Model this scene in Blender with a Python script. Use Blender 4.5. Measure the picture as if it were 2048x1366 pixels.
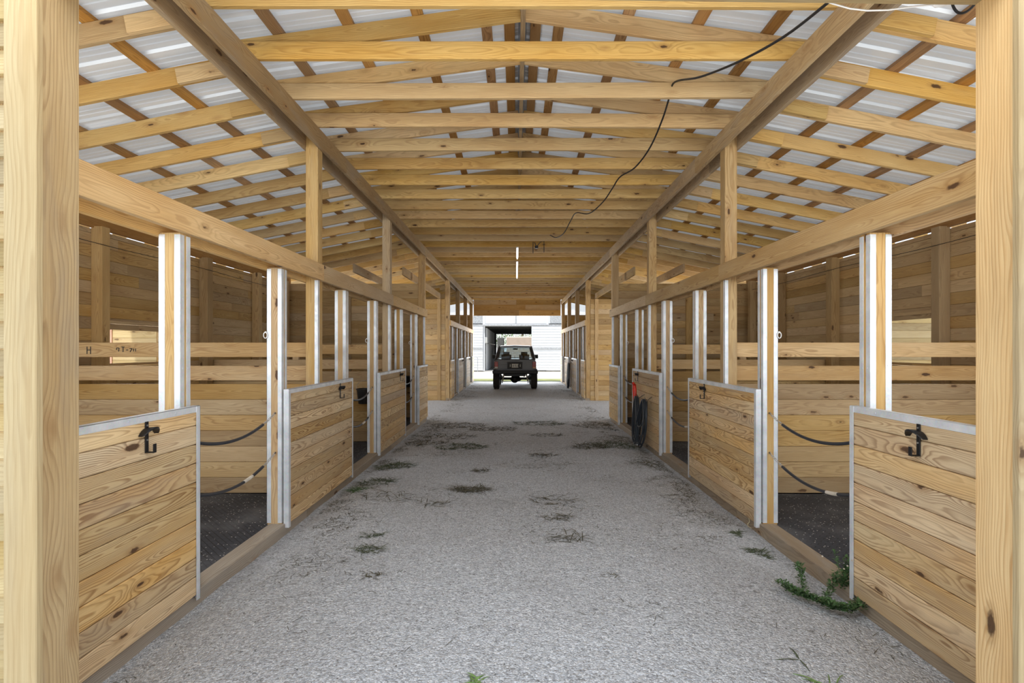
import bpy, bmesh, math, random
from mathutils import Vector, Matrix, noise
for o in list(bpy.data.objects): bpy.data.objects.remove(o)
SC = bpy.context.scene
C = SC.collection
random.seed(7)
# ------------------------------------------------------------------ camera
FPX, VX, VY, EYE = 1030.0, 1032.0, 697.0, 1.56
cam = bpy.data.cameras.new('camera'); cam.sensor_width = 36; cam.lens = 36 * FPX / 2048
cam.shift_x = -(VX - 1024) / 2048; cam.shift_y = (VY - 683) / 2048
cam.clip_start = 0.05; cam.clip_end = 500
co = bpy.data.objects.new('camera', cam); co.location = (0, 0, EYE); co.rotation_euler = (math.pi / 2, 0, 0)
C.objects.link(co); SC.camera = co
# ------------------------------------------------------------------ view, sky, sun
SC.view_settings.view_transform = 'Standard'; SC.view_settings.look = 'None'
SC.view_settings.gamma = 1.0; SC.view_settings.use_curve_mapping = False
SC.view_settings.exposure = 0.0
SUN_E, SKY_S, EXPO = 4.6, 0.88, 0.62
SC.view_settings.exposure = EXPO
w = bpy.data.worlds.new('sky'); SC.world = w; w.use_nodes = True
nt = w.node_tree; nt.nodes.clear()
out = nt.nodes.new('ShaderNodeOutputWorld'); bg = nt.nodes.new('ShaderNodeBackground')
tc = nt.nodes.new('ShaderNodeTexCoord'); sp = nt.nodes.new('ShaderNodeSeparateXYZ'); cr = nt.nodes.new('ShaderNodeValToRGB')
cr.color_ramp.elements[0].position = 0.0; cr.color_ramp.elements[0].color = (0.95, 0.97, 1, 1)
cr.color_ramp.elements[1].position = 0.8; cr.color_ramp.elements[1].color = (0.66, 0.80, 1.0, 1)
nt.links.new(tc.outputs['Generated'], sp.inputs[0]); nt.links.new(sp.outputs['Z'], cr.inputs[0])
nt.links.new(cr.outputs[0], bg.inputs[0]); bg.inputs[1].default_value = SKY_S; nt.links.new(bg.outputs[0], out.inputs[0])
sun = bpy.data.lights.new('sun', 'SUN'); sun.energy = SUN_E; sun.angle = 0.02; sun.color = (1, 0.96, 0.9)
so = bpy.data.objects.new('sun', sun); C.objects.link(so)
sd = Vector((-0.16, -0.22, 0.955)).normalized()          # towards the sun: high noon
so.rotation_euler = sd.to_track_quat('Z', 'Y').to_euler()
def opening_fill(name, loc, aim, sx, sy, L):
    # added area lamp set in an opening to brighten the interior; L is its brightness as a patch of sky
    a = bpy.data.lights.new(name, 'AREA'); a.shape = 'RECTANGLE'; a.size = sx; a.size_y = sy; a.energy = L * math.pi * sx * sy; a.color = (0.97, 0.985, 1.0)
    o = bpy.data.objects.new(name, a); o.location = loc; o.rotation_euler = Vector(aim).to_track_quat('-Z', 'Y').to_euler(); C.objects.link(o)
opening_fill('fill_entrance', (0.04, 1.73, 1.85), (0, 1, 0.0), 2.85, 1.6, 1.7)
opening_fill('fill_gable', (0.055, 1.2, 3.35), (0, 1, -0.3), 3.8, 0.8, 3.2)  # added lamp; the front gable is left open, out of view, for light
opening_fill('fill_rear', (0.05, 24.4, 1.5), (0, -1, 0), 3.9, 2.9, 3.0)
for _s in (-1, 1):
    opening_fill('fill_cross_aisle', (0.055 + _s * 5.3, 13.5, 1.5), (-_s, 0, 0), 3.9, 2.9, 1.5)
    opening_fill('fill_front_opening', (0.055 + _s * 3.5, 1.64, 2.0), (0, 1, 0), 2.3, 1.5, 2.2)  # added lamp in an invented, unseen opening of the front wall
    for _y in (3.85, 6.82): opening_fill('fill_stall_window', (0.055 + _s * 5.08, _y, 1.6), (-_s, 0, 0), 0.9, 0.5, 5.0)
SC.cycles.max_bounces = 12; SC.cycles.diffuse_bounces = 8; SC.cycles.glossy_bounces = 4
SC.cycles.caustics_reflective = False; SC.cycles.caustics_refractive = False
SC.cycles.use_denoising = True
SC.cycles.sample_clamp_indirect = 6.0

# ------------------------------------------------------------------ materials
def new_mat(name):
    m = bpy.data.materials.new(name); m.use_nodes = True
    t = m.node_tree; b = t.nodes['Principled BSDF']
    return m, t, b
class NT:
    def __init__(s, t): s.t = t
    def n(s, typ, **k):
        x = s.t.nodes.new(typ)
        for a, v in k.items(): setattr(x, a, v)
        return x
    def l(s, a, b): s.t.links.new(a, b)
    def math(s, op, a, b=None, c=None, clamp=False):
        x = s.n('ShaderNodeMath', operation=op, use_clamp=clamp)
        for i, v in enumerate((a, b, c)):
            if v is None: continue
            if isinstance(v, (int, float)): x.inputs[i].default_value = v
            else: s.l(v, x.inputs[i])
        return x.outputs[0]
    def vmul(s, v, vec):
        x = s.n('ShaderNodeVectorMath', operation='MULTIPLY'); s.l(v, x.inputs[0]); x.inputs[1].default_value = vec
        return x.outputs[0]
    def noise(s, v, scale, detail=2.0, rough=0.5):
        x = s.n('ShaderNodeTexNoise'); x.inputs['Scale'].default_value = scale
        x.inputs['Detail'].default_value = detail; x.inputs['Roughness'].default_value = rough
        if v is not None: s.l(v, x.inputs['Vector'])
        return x.outputs['Fac']
    def mix(s, f, a, b, mode='MIX'):
        x = s.n('ShaderNodeMix', data_type='RGBA', blend_type=mode)
        for i, v in ((0, f), (6, a), (7, b)):
            if isinstance(v, (int, float)): x.inputs[i].default_value = v
            elif isinstance(v, tuple): x.inputs[i].default_value = v if len(v) == 4 else v + (1,)
            else: s.l(v, x.inputs[i])
        return x.outputs[2]
    def ramp(s, f, stops):
        x = s.n('ShaderNodeValToRGB'); e = x.color_ramp.elements
        while len(e) < len(stops): e.new(0.5)
        for i, (p, c) in enumerate(stops): e[i].position = p; e[i].color = tuple(c) + (1,) if len(c) == 3 else c
        s.l(f, x.inputs[0]); return x.outputs[0]
    def mapr(s, f, a, b, c=0.0, d=1.0):
        x = s.n('ShaderNodeMapRange'); s.l(f, x.inputs[0])
        for i, v in zip((1, 2, 3, 4), (a, b, c, d)): x.inputs[i].default_value = v
        return x.outputs[0]

def srgb(r, g, b):
    f = lambda c: (c / 255 / 12.92) if c / 255 <= 0.04045 else ((c / 255 + 0.055) / 1.055) ** 2.4
    return (f(r), f(g), f(b))

def wood(name, light, mid, dark, ring=0.55, knot=1.0, grey=0.0, freq=95.0, sat_var=0.30):
    """solid softwood: growth rings about each board's own pith, knots, blotches"""
    light, mid, dark = [(c[0] * .97, c[1] * 1.05, c[2] * 1.15) for c in (light, mid, dark)]
    m, t, b = new_mat(name); N = NT(t)
    at = N.n('ShaderNodeAttribute', attribute_name='gc'); P = at.outputs['Vector']
    tn = N.n('ShaderNodeAttribute', attribute_name='tone')
    ts = N.n('ShaderNodeSeparateXYZ'); N.l(tn.outputs['Vector'], ts.inputs[0])
    # knots
    kv = N.vmul(P, (2.6, 7.5, 7.5))
    vor = N.n('ShaderNodeTexVoronoi', feature='F1'); vor.inputs['Scale'].default_value = 1.0; vor.inputs['Randomness'].default_value = 0.9; N.l(kv, vor.inputs['Vector'])
    d = vor.outputs['Distance']; cs = N.n('ShaderNodeSeparateXYZ'); N.l(vor.outputs['Color'], cs.inputs[0])
    on = N.math('GREATER_THAN', cs.outputs[0], 0.08)
    wob = N.math('MULTIPLY', N.math('SUBTRACT', N.noise(P, 40, 2), 0.5), 0.09)
    dk = N.math('ADD', d, wob)
    km = N.math('MULTIPLY', N.mapr(N.math('MULTIPLY', dk, N.mapr(cs.outputs[1], 0, 1, 0.75, 1.9)), 0.085, 0.12, 1.0, 0.0), on)
    kring = N.math('MULTIPLY', N.mapr(dk, 0.08, 0.24, 1.0, 0.0), on)
    bulge = N.math('MULTIPLY', N.mapr(d, 0.0, 0.55, 1.0, 0.0), on)
    bulge = N.math('POWER', bulge, 2.0)
    # rings
    n1 = N.noise(N.vmul(P, (0.75, 3.0, 3.0)), 1.0, 2.0)
    n2 = N.noise(N.vmul(P, (0.9, 5.0, 5.0)), 1.3, 3.0)
    s = N.n('ShaderNodeSeparateXYZ'); N.l(P, s.inputs[0])
    yy = N.math('ADD', s.outputs[1], N.math('MULTIPLY', N.math('SUBTRACT', n1, 0.5), 0.16))
    # every board sits off pith: fold the integer board offset away
    r = N.math('SQRT', N.math('ADD', N.math('MULTIPLY', yy, yy), N.math('MULTIPLY', s.outputs[2], s.outputs[2])))
    r = N.math('ADD', r, N.math('MULTIPLY', N.math('SUBTRACT', n2, 0.5), 0.075))
    r = N.math('ADD', r, N.math('MULTIPLY', bulge, 0.042))
    ph = N.math('MULTIPLY', r, freq)
    fr = N.math('FRACT', ph)
    late = N.ramp(fr, [(0.0, (0, 0, 0)), (0.45, (.12, .12, .12)), (0.8, (1, 1, 1)), (0.9, (.9, .9, .9)), (1.0, (0, 0, 0))])
    fine = N.noise(N.vmul(P, (6, 320, 320)), 1.0, 2.0)
    amp = N.mapr(N.noise(N.vmul(P, (0.8, 4, 4)), 1.7, 1), 0.3, 0.7, 0.35, 1.0)
    lf = N.math('MULTIPLY', N.math('MULTIPLY', late, amp), ring)
    col = N.mix(N.mapr(n2, 0.3, 0.7), light, mid)
    col = N.mix(lf, col, dark)
    col = N.mix(N.mapr(fine, 0.35, 0.75, 0.0, 0.28), col, dark)
    # per-board tone
    col = N.mix(N.math('MULTIPLY', ts.outputs[1], sat_var), col, mid, 'MULTIPLY')
    hv = N.n('ShaderNodeHueSaturation'); N.l(col, hv.inputs['Color'])
    N.l(N.mapr(ts.outputs[0], 0, 1, 0.76, 1.14), hv.inputs['Value']); N.l(N.mapr(ts.outputs[2], 0, 1, 0.82, 1.12), hv.inputs['Saturation'])
    col = hv.outputs[0]
    if grey > 0:
        gb = N.mapr(N.noise(N.vmul(P, (1.2, 5, 5)), 1.2, 4, 0.6), 0.5, 0.75, 0.0, grey)
        col = N.mix(gb, col, (0.30, 0.27, 0.23))
    stain = N.mapr(N.noise(N.vmul(P, (2, 14, 14)), 1.0, 3), 0.60, 0.78, 0.0, 0.28)
    col = N.mix(stain, col, (0.36, 0.24, 0.13))
    if knot > 0:
        col = N.mix(N.math('MULTIPLY', kring, 0.5 * knot), col, (0.30, 0.15, 0.05))
        col = N.mix(N.math('MULTIPLY', km, 0.88 * knot), col, (0.055, 0.024, 0.012))
    N.l(col, b.inputs['Base Color'])
    b.inputs['Roughness'].default_value = 0.62; b.inputs['Specular IOR Level'].default_value = 0.3
    bp = N.n('ShaderNodeBump'); bp.inputs['Strength'].default_value = 0.25; bp.inputs['Distance'].default_value = 0.002
    N.l(N.math('ADD', late, fine), bp.inputs['Height']); N.l(bp.outputs[0], b.inputs['Normal'])
    return m

M = {}
M['pine'] = wood('pine lumber', srgb(234, 200, 146), srgb(218, 176, 114), srgb(156, 106, 58))
M['truss'] = wood('truss pine', srgb(232, 196, 132), srgb(216, 172, 104), srgb(152, 104, 54), ring=0.42)
M['purlin'] = wood('purlin pine', srgb(206, 160, 100), srgb(188, 138, 80), srgb(124, 80, 40), ring=0.6)
M['post'] = wood('post pine', srgb(224, 192, 140), srgb(204, 164, 106), srgb(150, 104, 58), grey=0.3)
M['postdark'] = wood('dark entry pine', srgb(232, 200, 150), srgb(216, 178, 124), srgb(150, 108, 66), grey=0.5)  # darker than the right entrance post, with more grey blotches
M['entry'] = wood('entrance post pine', srgb(248, 220, 172), srgb(240, 202, 148), srgb(190, 138, 84), grey=0.1)
M['trim'] = wood('pale trim pine', srgb(204, 184, 146), srgb(190, 164, 122), srgb(152, 120, 82), ring=0.35, grey=0.2)
M['panel'] = wood('stall front boards', srgb(234, 206, 158), srgb(220, 180, 124), srgb(142, 98, 56), ring=0.85, freq=115, grey=0.35)
M['board'] = wood('stall wall boards', srgb(222, 188, 134), srgb(202, 164, 108), srgb(142, 100, 58), ring=0.5, knot=0.85)
M['kick'] = wood('weathered kick board', srgb(192, 174, 150), srgb(172, 150, 124), srgb(118, 98, 78), ring=0.6, grey=1.0)
M['beam'] = wood('upper beam pine', srgb(214, 182, 134), srgb(194, 158, 110), srgb(136, 100, 62), grey=0.6)
M['siding'] = wood('pale siding', srgb(222, 200, 152), srgb(208, 180, 128), srgb(168, 132, 82), ring=0.35, knot=0.7)

def galv():
    m, t, b = new_mat('galvanised steel'); N = NT(t)
    g = N.n('ShaderNodeTexCoord').outputs['Object']
    v = N.n('ShaderNodeTexVoronoi'); v.inputs['Scale'].default_value = 90; N.l(g, v.inputs['Vector'])
    c = N.mix(N.mapr(N.noise(g, 9, 4), 0.3, 0.7), (0.60, 0.64, 0.68), (0.80, 0.84, 0.88))
    c = N.mix(0.12, c, v.outputs['Color'], 'OVERLAY')
    N.l(c, b.inputs['Base Color']); b.inputs['Metallic'].default_value = 0.35
    N.l(N.mapr(N.noise(g, 30, 2), 0.3, 0.7, 0.35, 0.55), b.inputs['Roughness'])
    return m
M['galv'] = galv()
def roofm():
    m, t, b = new_mat('translucent roof sheet metal'); N = NT(t)
    g = N.n('ShaderNodeTexCoord').outputs['Object']
    n = N.noise(N.vmul(g, (0.35, 6, 0.35)), 1.0, 3)
    c = N.mix(N.mapr(n, 0.3, 0.7), (0.52, 0.56, 0.60), (0.74, 0.78, 0.82))
    N.l(c, b.inputs['Base Color']); b.inputs['Metallic'].default_value = 0.20; b.inputs['Roughness'].default_value = 0.38
    tr = N.n('ShaderNodeBsdfTranslucent'); tr.inputs[0].default_value = (.9, .95, 1, 1); mx = N.n('ShaderNodeMixShader'); mx.inputs[0].default_value = 0.05  # added translucency: sheets pass some sun and sky to brighten the interior
    N.l(b.outputs[0], mx.inputs[1]); N.l(tr.outputs[0], mx.inputs[2]); N.l(mx.outputs[0], t.nodes['Material Output'].inputs[0])
    return m
M['roof'] = roofm()
def gravel():
    m, t, b = new_mat('crushed shell gravel'); N = NT(t)
    g = N.n('ShaderNodeTexCoord').outputs['Object']
    gj = N.n('ShaderNodeVectorMath', operation='ADD'); N.l(g, gj.inputs[0])
    nn = N.n('ShaderNodeTexNoise'); nn.inputs['Scale'].default_value = 60; nn.inputs['Detail'].default_value = 2; N.l(g, nn.inputs['Vector'])
    sc = N.n('ShaderNodeVectorMath', operation='SCALE'); sc.inputs['Scale'].default_value = 0.006; N.l(nn.outputs['Color'], sc.inputs[0]); N.l(sc.outputs[0], gj.inputs[1])
    v = N.n('ShaderNodeTexVoronoi'); v.inputs['Scale'].default_value = 105; N.l(gj.outputs[0], v.inputs['Vector'])
    v2 = N.n('ShaderNodeTexVoronoi'); v2.inputs['Scale'].default_value = 48; N.l(gj.outputs[0], v2.inputs['Vector'])
    cs = N.n('ShaderNodeSeparateXYZ'); N.l(v.outputs['Color'], cs.inputs[0])
    cs2 = N.n('ShaderNodeSeparateXYZ'); N.l(v2.outputs['Color'], cs2.inputs[0])
    c = N.ramp(cs.outputs[0], [(0.0, (0.26, 0.272, 0.29)), (0.35, (0.49, 0.51, 0.54)), (0.7, (0.64, 0.665, 0.70)), (1.0, (0.90, 0.92, 0.94))])
    big = N.ramp(cs2.outputs[1], [(0.0, (0.22, 0.23, 0.25)), (0.08, (0.56, 0.59, 0.63)), (0.9, (0.62, 0.65, 0.70)), (1.0, (0.84, 0.86, 0.9))])
    c = N.mix(0.35, c, big)
    patch = N.noise(g, 0.9, 5, 0.6)
    c = N.mix(N.mapr(patch, 0.46, 0.7, 0.0, 0.25), c, (0.40, 0.395, 0.40))
    soil = N.noise(g, 2.3, 5, 0.7)
    c = N.mix(N.mapr(soil, 0.60, 0.78, 0.0, 0.4), c, (0.22, 0.195, 0.165))
    sp1 = N.math('MULTIPLY', N.mapr(N.noise(g, 30, 3, 0.6), 0.60, 0.66, 0.0, 0.5), N.mapr(N.noise(g, 1.3, 3), 0.35, 0.6, 0.25, 1.0))
    c = N.mix(sp1, c, (0.17, 0.165, 0.15))
    N.l(c, b.inputs['Base Color']); b.inputs['Roughness'].default_value = 0.9; b.inputs['Specular IOR Level'].default_value = 0.15
    h = N.math('ADD', N.math('MULTIPLY', v.outputs['Distance'], -0.8), N.math('MULTIPLY', v2.outputs['Distance'], -0.7))
    h = N.math('ADD', h, N.math('MULTIPLY', N.noise(g, 14, 4), 1.6))
    bp = N.n('ShaderNodeBump'); bp.inputs['Strength'].default_value = 0.9; bp.inputs['Distance'].default_value = 0.012
    N.l(h, bp.inputs['Height']); N.l(bp.outputs[0], b.inputs['Normal'])
    return m
M['gravel'] = gravel()
def plain(name, col, rough=0.6, metal=0.0, nscale=0, namt=0.3, bump=0.0, emit=None):
    m, t, b = new_mat(name); N = NT(t)
    g = N.n('ShaderNodeTexCoord').outputs['Object']
    n = N.noise(g, nscale or 12, 4)
    k = namt
    N.l(N.mix(N.mapr(n, 0.3, 0.7), tuple(c * (1 - k) for c in col), tuple(min(1, c * (1 + k * .5)) for c in col)), b.inputs['Base Color'])
    b.inputs['Roughness'].default_value = rough; b.inputs['Metallic'].default_value = metal
    if bump:
        bp = N.n('ShaderNodeBump'); bp.inputs['Strength'].default_value = bump; bp.inputs['Distance'].default_value = 0.01
        N.l(n, bp.inputs['Height']); N.l(bp.outputs[0], b.inputs['Normal'])
    return m
def mats():
    m, t, b = new_mat('rubber paver mat'); N = NT(t)
    g = N.n('ShaderNodeTexCoord').outputs['Object']
    mp = N.n('ShaderNodeMapping'); mp.inputs['Rotation'].default_value = (0, 0, 0.785); N.l(g, mp.inputs['Vector'])
    br = N.n('ShaderNodeTexBrick'); br.inputs['Scale'].default_value = 9; br.inputs['Mortar Size'].default_value = 0.03
    br.inputs['Brick Width'].default_value = 0.7; br.inputs['Row Height'].default_value = 0.35
    br.inputs['Color1'].default_value = (1, 1, 1, 1); br.inputs['Color2'].default_value = (.8, .8, .8, 1); br.inputs['Mortar'].default_value = (0, 0, 0, 1)
    N.l(mp.outputs[0], br.inputs['Vector'])
    c = N.mix(br.outputs['Color'], (0.010, 0.011, 0.015), (0.036, 0.041, 0.052))
    dust = N.mapr(N.noise(g, 1.8, 4, 0.6), 0.47, 0.72, 0.0, 0.6)
    c = N.mix(dust, c, (0.14, 0.145, 0.155))
    v = N.n('ShaderNodeTexVoronoi'); v.inputs['Scale'].default_value = 55; N.l(g, v.inputs['Vector'])
    cs = N.n('ShaderNodeSeparateXYZ'); N.l(v.outputs['Color'], cs.inputs[0])
    sp = N.math('MULTIPLY', N.math('GREATER_THAN', cs.outputs[0], 0.86), N.math('LESS_THAN', v.outputs['Distance'], 0.28))
    c = N.mix(sp, c, (0.55, 0.54, 0.52))
    N.l(c, b.inputs['Base Color']); b.inputs['Roughness'].default_value = 0.75
    bp = N.n('ShaderNodeBump'); bp.inputs['Strength'].default_value = 0.5; bp.inputs['Distance'].default_value = 0.006
    N.l(br.outputs['Fac'], bp.inputs['Height']); bp.invert = True; N.l(bp.outputs[0], b.inputs['Normal'])
    return m
M['mat'] = mats()
M['black'] = plain('black iron', (0.012, 0.012, 0.014), 0.45, 0.2)
M['blackplastic'] = plain('black plastic', (0.014, 0.014, 0.015), 0.5)
M['rubber'] = plain('black rubber tube', (0.018, 0.022, 0.032), 0.42)
M['hose'] = plain('dark hose', (0.026, 0.036, 0.048), 0.35, 0, 20, 0.3)
M['chrome'] = plain('bright steel', (0.62, 0.62, 0.6), 0.3, 0.8, 40)
M['iron'] = plain('dull iron', (0.22, 0.18, 0.14), 0.5, 0.7, 60)
M['red'] = plain('red plastic', (0.75, 0.04, 0.02), 0.4)
M['white'] = plain('white plastic', (0.82, 0.82, 0.8), 0.45, 0, 8, 0.05)
M['tubeglow'] = plain('lit tube', (0.9, 0.9, 0.9), 0.4); _b = M['tubeglow'].node_tree.nodes['Principled BSDF']; _b.inputs['Emission Color'].default_value = (1, 1, 1, 1); _b.inputs['Emission Strength'].default_value = 1.5
M['tape'] = plain('cream tape', (0.68, 0.62, 0.52), 0.6)
M['straw'] = plain('dried grass', (0.115, 0.105, 0.07), 0.8, 0, 30, 0.6)
M['drygreen'] = plain('wilting grass', (0.085, 0.105, 0.055), 0.75, 0, 30, 0.5)
M['weed'] = plain('green weed leaves', (0.065, 0.14, 0.045), 0.6, 0, 25, 0.5)
M['weedbright'] = plain('fresh grass leaves', (0.16, 0.27, 0.07), 0.6, 0, 25, 0.4)
M['metalwhite'] = plain('white painted metal', (0.60, 0.62, 0.66), 0.5, 0, 3, 0.05)
M['metalgrey'] = plain('grey metal strip', (0.42, 0.44, 0.47), 0.5, 0.2)
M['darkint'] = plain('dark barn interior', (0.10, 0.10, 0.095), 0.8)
M['sand'] = plain('sunlit sandy ground', (0.60, 0.57, 0.50), 0.95, 0, 2, 0.15, 0.3)
M['grass'] = plain('short lawn', (0.22, 0.24, 0.09), 0.9, 0, 3, 0.35, 0.5)
M['leaf'] = plain('tree leaves', (0.12, 0.20, 0.05), 0.7, 0, 3, 0.7)
M['bark'] = plain('bark', (0.12, 0.09, 0.06), 0.9)
M['beige'] = plain('beige canvas cover', (0.50, 0.40, 0.33), 0.8, 0, 2, 0.1)
M['concrete'] = plain('concrete', (0.42, 0.41, 0.39), 0.85, 0, 4, 0.15)
M['cream'] = plain('cream nylon string', (0.55, 0.48, 0.30), 0.8)
M['pinkjamb'] = plain('pinkish painted jamb', (0.72, 0.44, 0.33), 0.7, 0, 6, 0.1)
def carm():
    m, t, b = new_mat('dark car paint'); b.inputs['Base Color'].default_value = (0.042, 0.038, 0.044, 1); b.inputs['Coat Weight'].default_value = 0.4
    b.inputs['Specular IOR Level'].default_value = 0.35
    N = NT(t); g = N.n('ShaderNodeTexCoord').outputs['Object']
    N.l(N.mapr(N.noise(g, 6, 3), 0.3, 0.7, 0.35, 0.5), b.inputs['Roughness'])
    return m
M['car'] = carm()
def glassm():
    m, t, b = new_mat('car window glass'); N = NT(t); tr = N.n('ShaderNodeBsdfTransparent'); tr.inputs[0].default_value = (.82, .88, .9, 1)
    gl = N.n('ShaderNodeBsdfGlossy'); gl.inputs['Roughness'].default_value = .02; mx = N.n('ShaderNodeMixShader'); mx.inputs[0].default_value = .12
    N.l(tr.outputs[0], mx.inputs[1]); N.l(gl.outputs[0], mx.inputs[2]); N.l(mx.outputs[0], t.nodes['Material Output'].inputs[0])
    return m
M['glass'] = glassm()
M['tire'] = plain('tyre rubber', (0.035, 0.033, 0.032), 0.8, 0, 30, 0.4, 0.4)
M['lamp_red'] = plain('red lamp lens', (0.42, 0.05, 0.03), 0.25)
M['lamp_amber'] = plain('amber lamp lens', (0.6, 0.28, 0.1), 0.25)
M['plate'] = plain('number plate white', (0.75, 0.76, 0.72), 0.45, 0, 20, 0.05)
M['ink'] = plain('dark lumber ink', (0.07, 0.06, 0.05), 0.9)
M['platedark'] = plain('dark plate characters', (0.06, 0.10, 0.09), 0.5)

# ------------------------------------------------------------------ mesh building
class MB:
    def __init__(s): s.v = []; s.f = []; s.g = []; s.t = []; s.smooth = False
    def tone(s): return (random.random(), random.random(), random.random())
    def raw(s, vs, fs, gs=None, tone=None):
        o = len(s.v); s.v += [tuple(p) for p in vs]; s.f += [tuple(i + o for i in f) for f in fs]
        tone = tone or (0.5, 0.5, 0.5)
        s.g += gs if gs else [tuple(p) for p in vs]; s.t += [tone] * len(vs)
        return s
    def beam(s, a, b, wide, high, up=(0, 0, 1), ch=0.003, tone=None, pith=None, bow=0.0):
        """a board from a to b: 'wide' across, 'high' along up, with eased edges and its own grain"""
        a = Vector(a); b = Vector(b); L = b - a; ln = L.length; L.normalize(); up = Vector(up)
        S = L.cross(up).normalized(); U = S.cross(L).normalized()
        hw, hh = wide / 2, high / 2; c = min(ch, hw * .4, hh * .4)
        cs = [(-hw + c, -hh), (hw - c, -hh), (hw, -hh + c), (hw, hh - c), (hw - c, hh), (-hw + c, hh), (-hw, hh - c), (-hw, -hh + c)]
        an = random.uniform(0, 6.283) if pith is None else pith; rr = random.uniform(0.03, 0.12)
        # rings centred off the board; mostly flat-sawn
        po, qo = math.cos(an) * rr, math.sin(an) * rr
        if wide > high * 1.6: po *= 0.35
        if high > wide * 1.6: qo *= 0.35
        lo = random.uniform(0, 400); vs = []; gs = []
        segs = 1 if not bow else 6
        for k in range(segs + 1):
            tt = ln * k / segs; off = bow * math.sin(math.pi * k / segs)
            for (x, y) in cs:
                vs.append(a + L * tt + S * x + U * (y + off)); gs.append((lo + tt, x + po, y + qo))
        fs = []
        for k in range(segs):
            for i in range(8):
                j = (i + 1) % 8; fs.append((k * 8 + i, k * 8 + j, (k + 1) * 8 + j, (k + 1) * 8 + i))
        fs.append(tuple(range(7, -1, -1))); fs.append(tuple(segs * 8 + i for i in range(8)))
        fs = [f[::-1] for f in fs]
        return s.raw(vs, fs, gs, tone or s.tone())
    def box(s, x0, x1, y0, y1, z0, z1, **k):
        """axis-aligned board, grain along its longest side"""
        x0, x1 = sorted((x0, x1)); y0, y1 = sorted((y0, y1)); z0, z1 = sorted((z0, z1))
        cx, cy, cz = (x0 + x1) / 2, (y0 + y1) / 2, (z0 + z1) / 2; dx, dy, dz = x1 - x0, y1 - y0, z1 - z0
        m = max(dx, dy, dz)
        if m == dy: return s.beam((cx, y0, cz), (cx, y1, cz), dx, dz, **k)
        if m == dx: return s.beam((x0, cy, cz), (x1, cy, cz), dy, dz, **k)
        return s.beam((cx, cy, z0), (cx, cy, z1), dx, dy, up=(0, 1, 0), **k)
    def tube(s, pts, r, seg=8, closed=False):
        pts = [Vector(p) for p in pts]; n = len(pts); vs = []; fs = []; last = None
        for i, p in enumerate(pts):
            q0 = pts[i - 1] if (i or closed) else p; q1 = pts[(i + 1) % n] if (i < n - 1 or closed) else p
            T = (q1 - q0).normalized()
            ref = last if last is not None else (Vector((0, 0, 1)) if abs(T.z) < .9 else Vector((1, 0, 0)))
            A = (ref - T * ref.dot(T)).normalized(); last = A; B = T.cross(A)
            ri = r[i] if isinstance(r, (list, tuple)) else r
            for k in range(seg):
                a = 6.28318 * k / seg; vs.append(p + A * (math.cos(a) * ri) + B * (math.sin(a) * ri))
        m = n if closed else n - 1
        for i in range(m):
            for k in range(seg):
                k2 = (k + 1) % seg; i2 = (i + 1) % n
                fs.append((i * seg + k, i * seg + k2, i2 * seg + k2, i2 * seg + k))
        if not closed:
            fs.append(tuple(range(seg - 1, -1, -1))); fs.append(tuple((n - 1) * seg + k for k in range(seg)))
        s.smooth = True
        return s.raw(vs, fs)
    def ring(s, c, R, r, axis='x', seg=14, ts=6, sx=1.0, sz=1.0):
        pts = []
        for k in range(seg):
            a = 6.28318 * k / seg; u, v = math.cos(a) * R * sx, math.sin(a) * R * sz
            pts.append(Vector(c) + {'x': Vector((0, u, v)), 'y': Vector((u, 0, v)), 'z': Vector((u, v, 0))}[axis])
        return s.tube(pts, r, ts, True)
    def lathe(s, c, prof, axis='z', seg=20):
        vs = []; fs = []
        for (r, h) in prof:
            for k in range(seg):
                a = 6.28318 * k / seg; u, v = math.cos(a) * r, math.sin(a) * r
                vs.append(Vector(c) + {'z': Vector((u, v, h)), 'x': Vector((h, u, v)), 'y': Vector((v, h, u))}[axis])
        for i in range(len(prof) - 1):
            for k in range(seg): fs.append((i * seg + k, i * seg + (k + 1) % seg, (i + 1) * seg + (k + 1) % seg, (i + 1) * seg + k))
        fs.append(tuple(range(seg))[::-1]); fs.append(tuple((len(prof) - 1) * seg + k for k in range(seg)))
        s.smooth = True
        return s.raw(vs, fs)
    def prism(s, poly, y0, y1, ax='y'):
        """polygon extruded: ax='y' poly is (x,z); ax='x' poly is (y,z)"""
        n = len(poly)
        mk = (lambda p, t: (p[0], t, p[1])) if ax == 'y' else (lambda p, t: (t, p[0], p[1]))
        vs = [mk(p, y0) for p in poly] + [mk(p, y1) for p in poly]
        fs = [tuple(range(n)), tuple(range(2 * n - 1, n - 1, -1))] + [(i, (i + 1) % n, n + (i + 1) % n, n + i)[::-1] for i in range(n)]
        return s.raw(vs, fs)
    def sheet(s, pts_a, pts_b, th=0.001): pass
    def build(s, name, mat, parent=None):
        me = bpy.data.meshes.new(name); me.from_pydata(s.v, [], s.f); me.update()
        bm = bmesh.new(); bm.from_mesh(me); bmesh.ops.recalc_face_normals(bm, faces=bm.faces[:]); bm.to_mesh(me); bm.free()
        for an, dat in (('gc', s.g), ('tone', s.t)):
            a = me.attributes.new(an, 'FLOAT_VECTOR', 'POINT'); a.data.foreach_set('vector', [c for p in dat for c in p])
        me.materials.append(M[mat] if isinstance(mat, str) else mat)
        if s.smooth:
            for p in me.polygons: p.use_smooth = True
            try: me.set_sharp_from_angle(angle=0.7)
            except Exception: pass
        o = bpy.data.objects.new(name, me); C.objects.link(o)
        if parent is not None: o.parent = parent; o.matrix_parent_inverse = Matrix.Translation(-Vector(parent.location))
        return o
def tag(o, label, cat, group=None, kind=None):
    if label: o['label'] = label
    if cat: o['category'] = cat
    if group: o['group'] = group
    if kind: o['kind'] = kind
    return o
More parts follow.
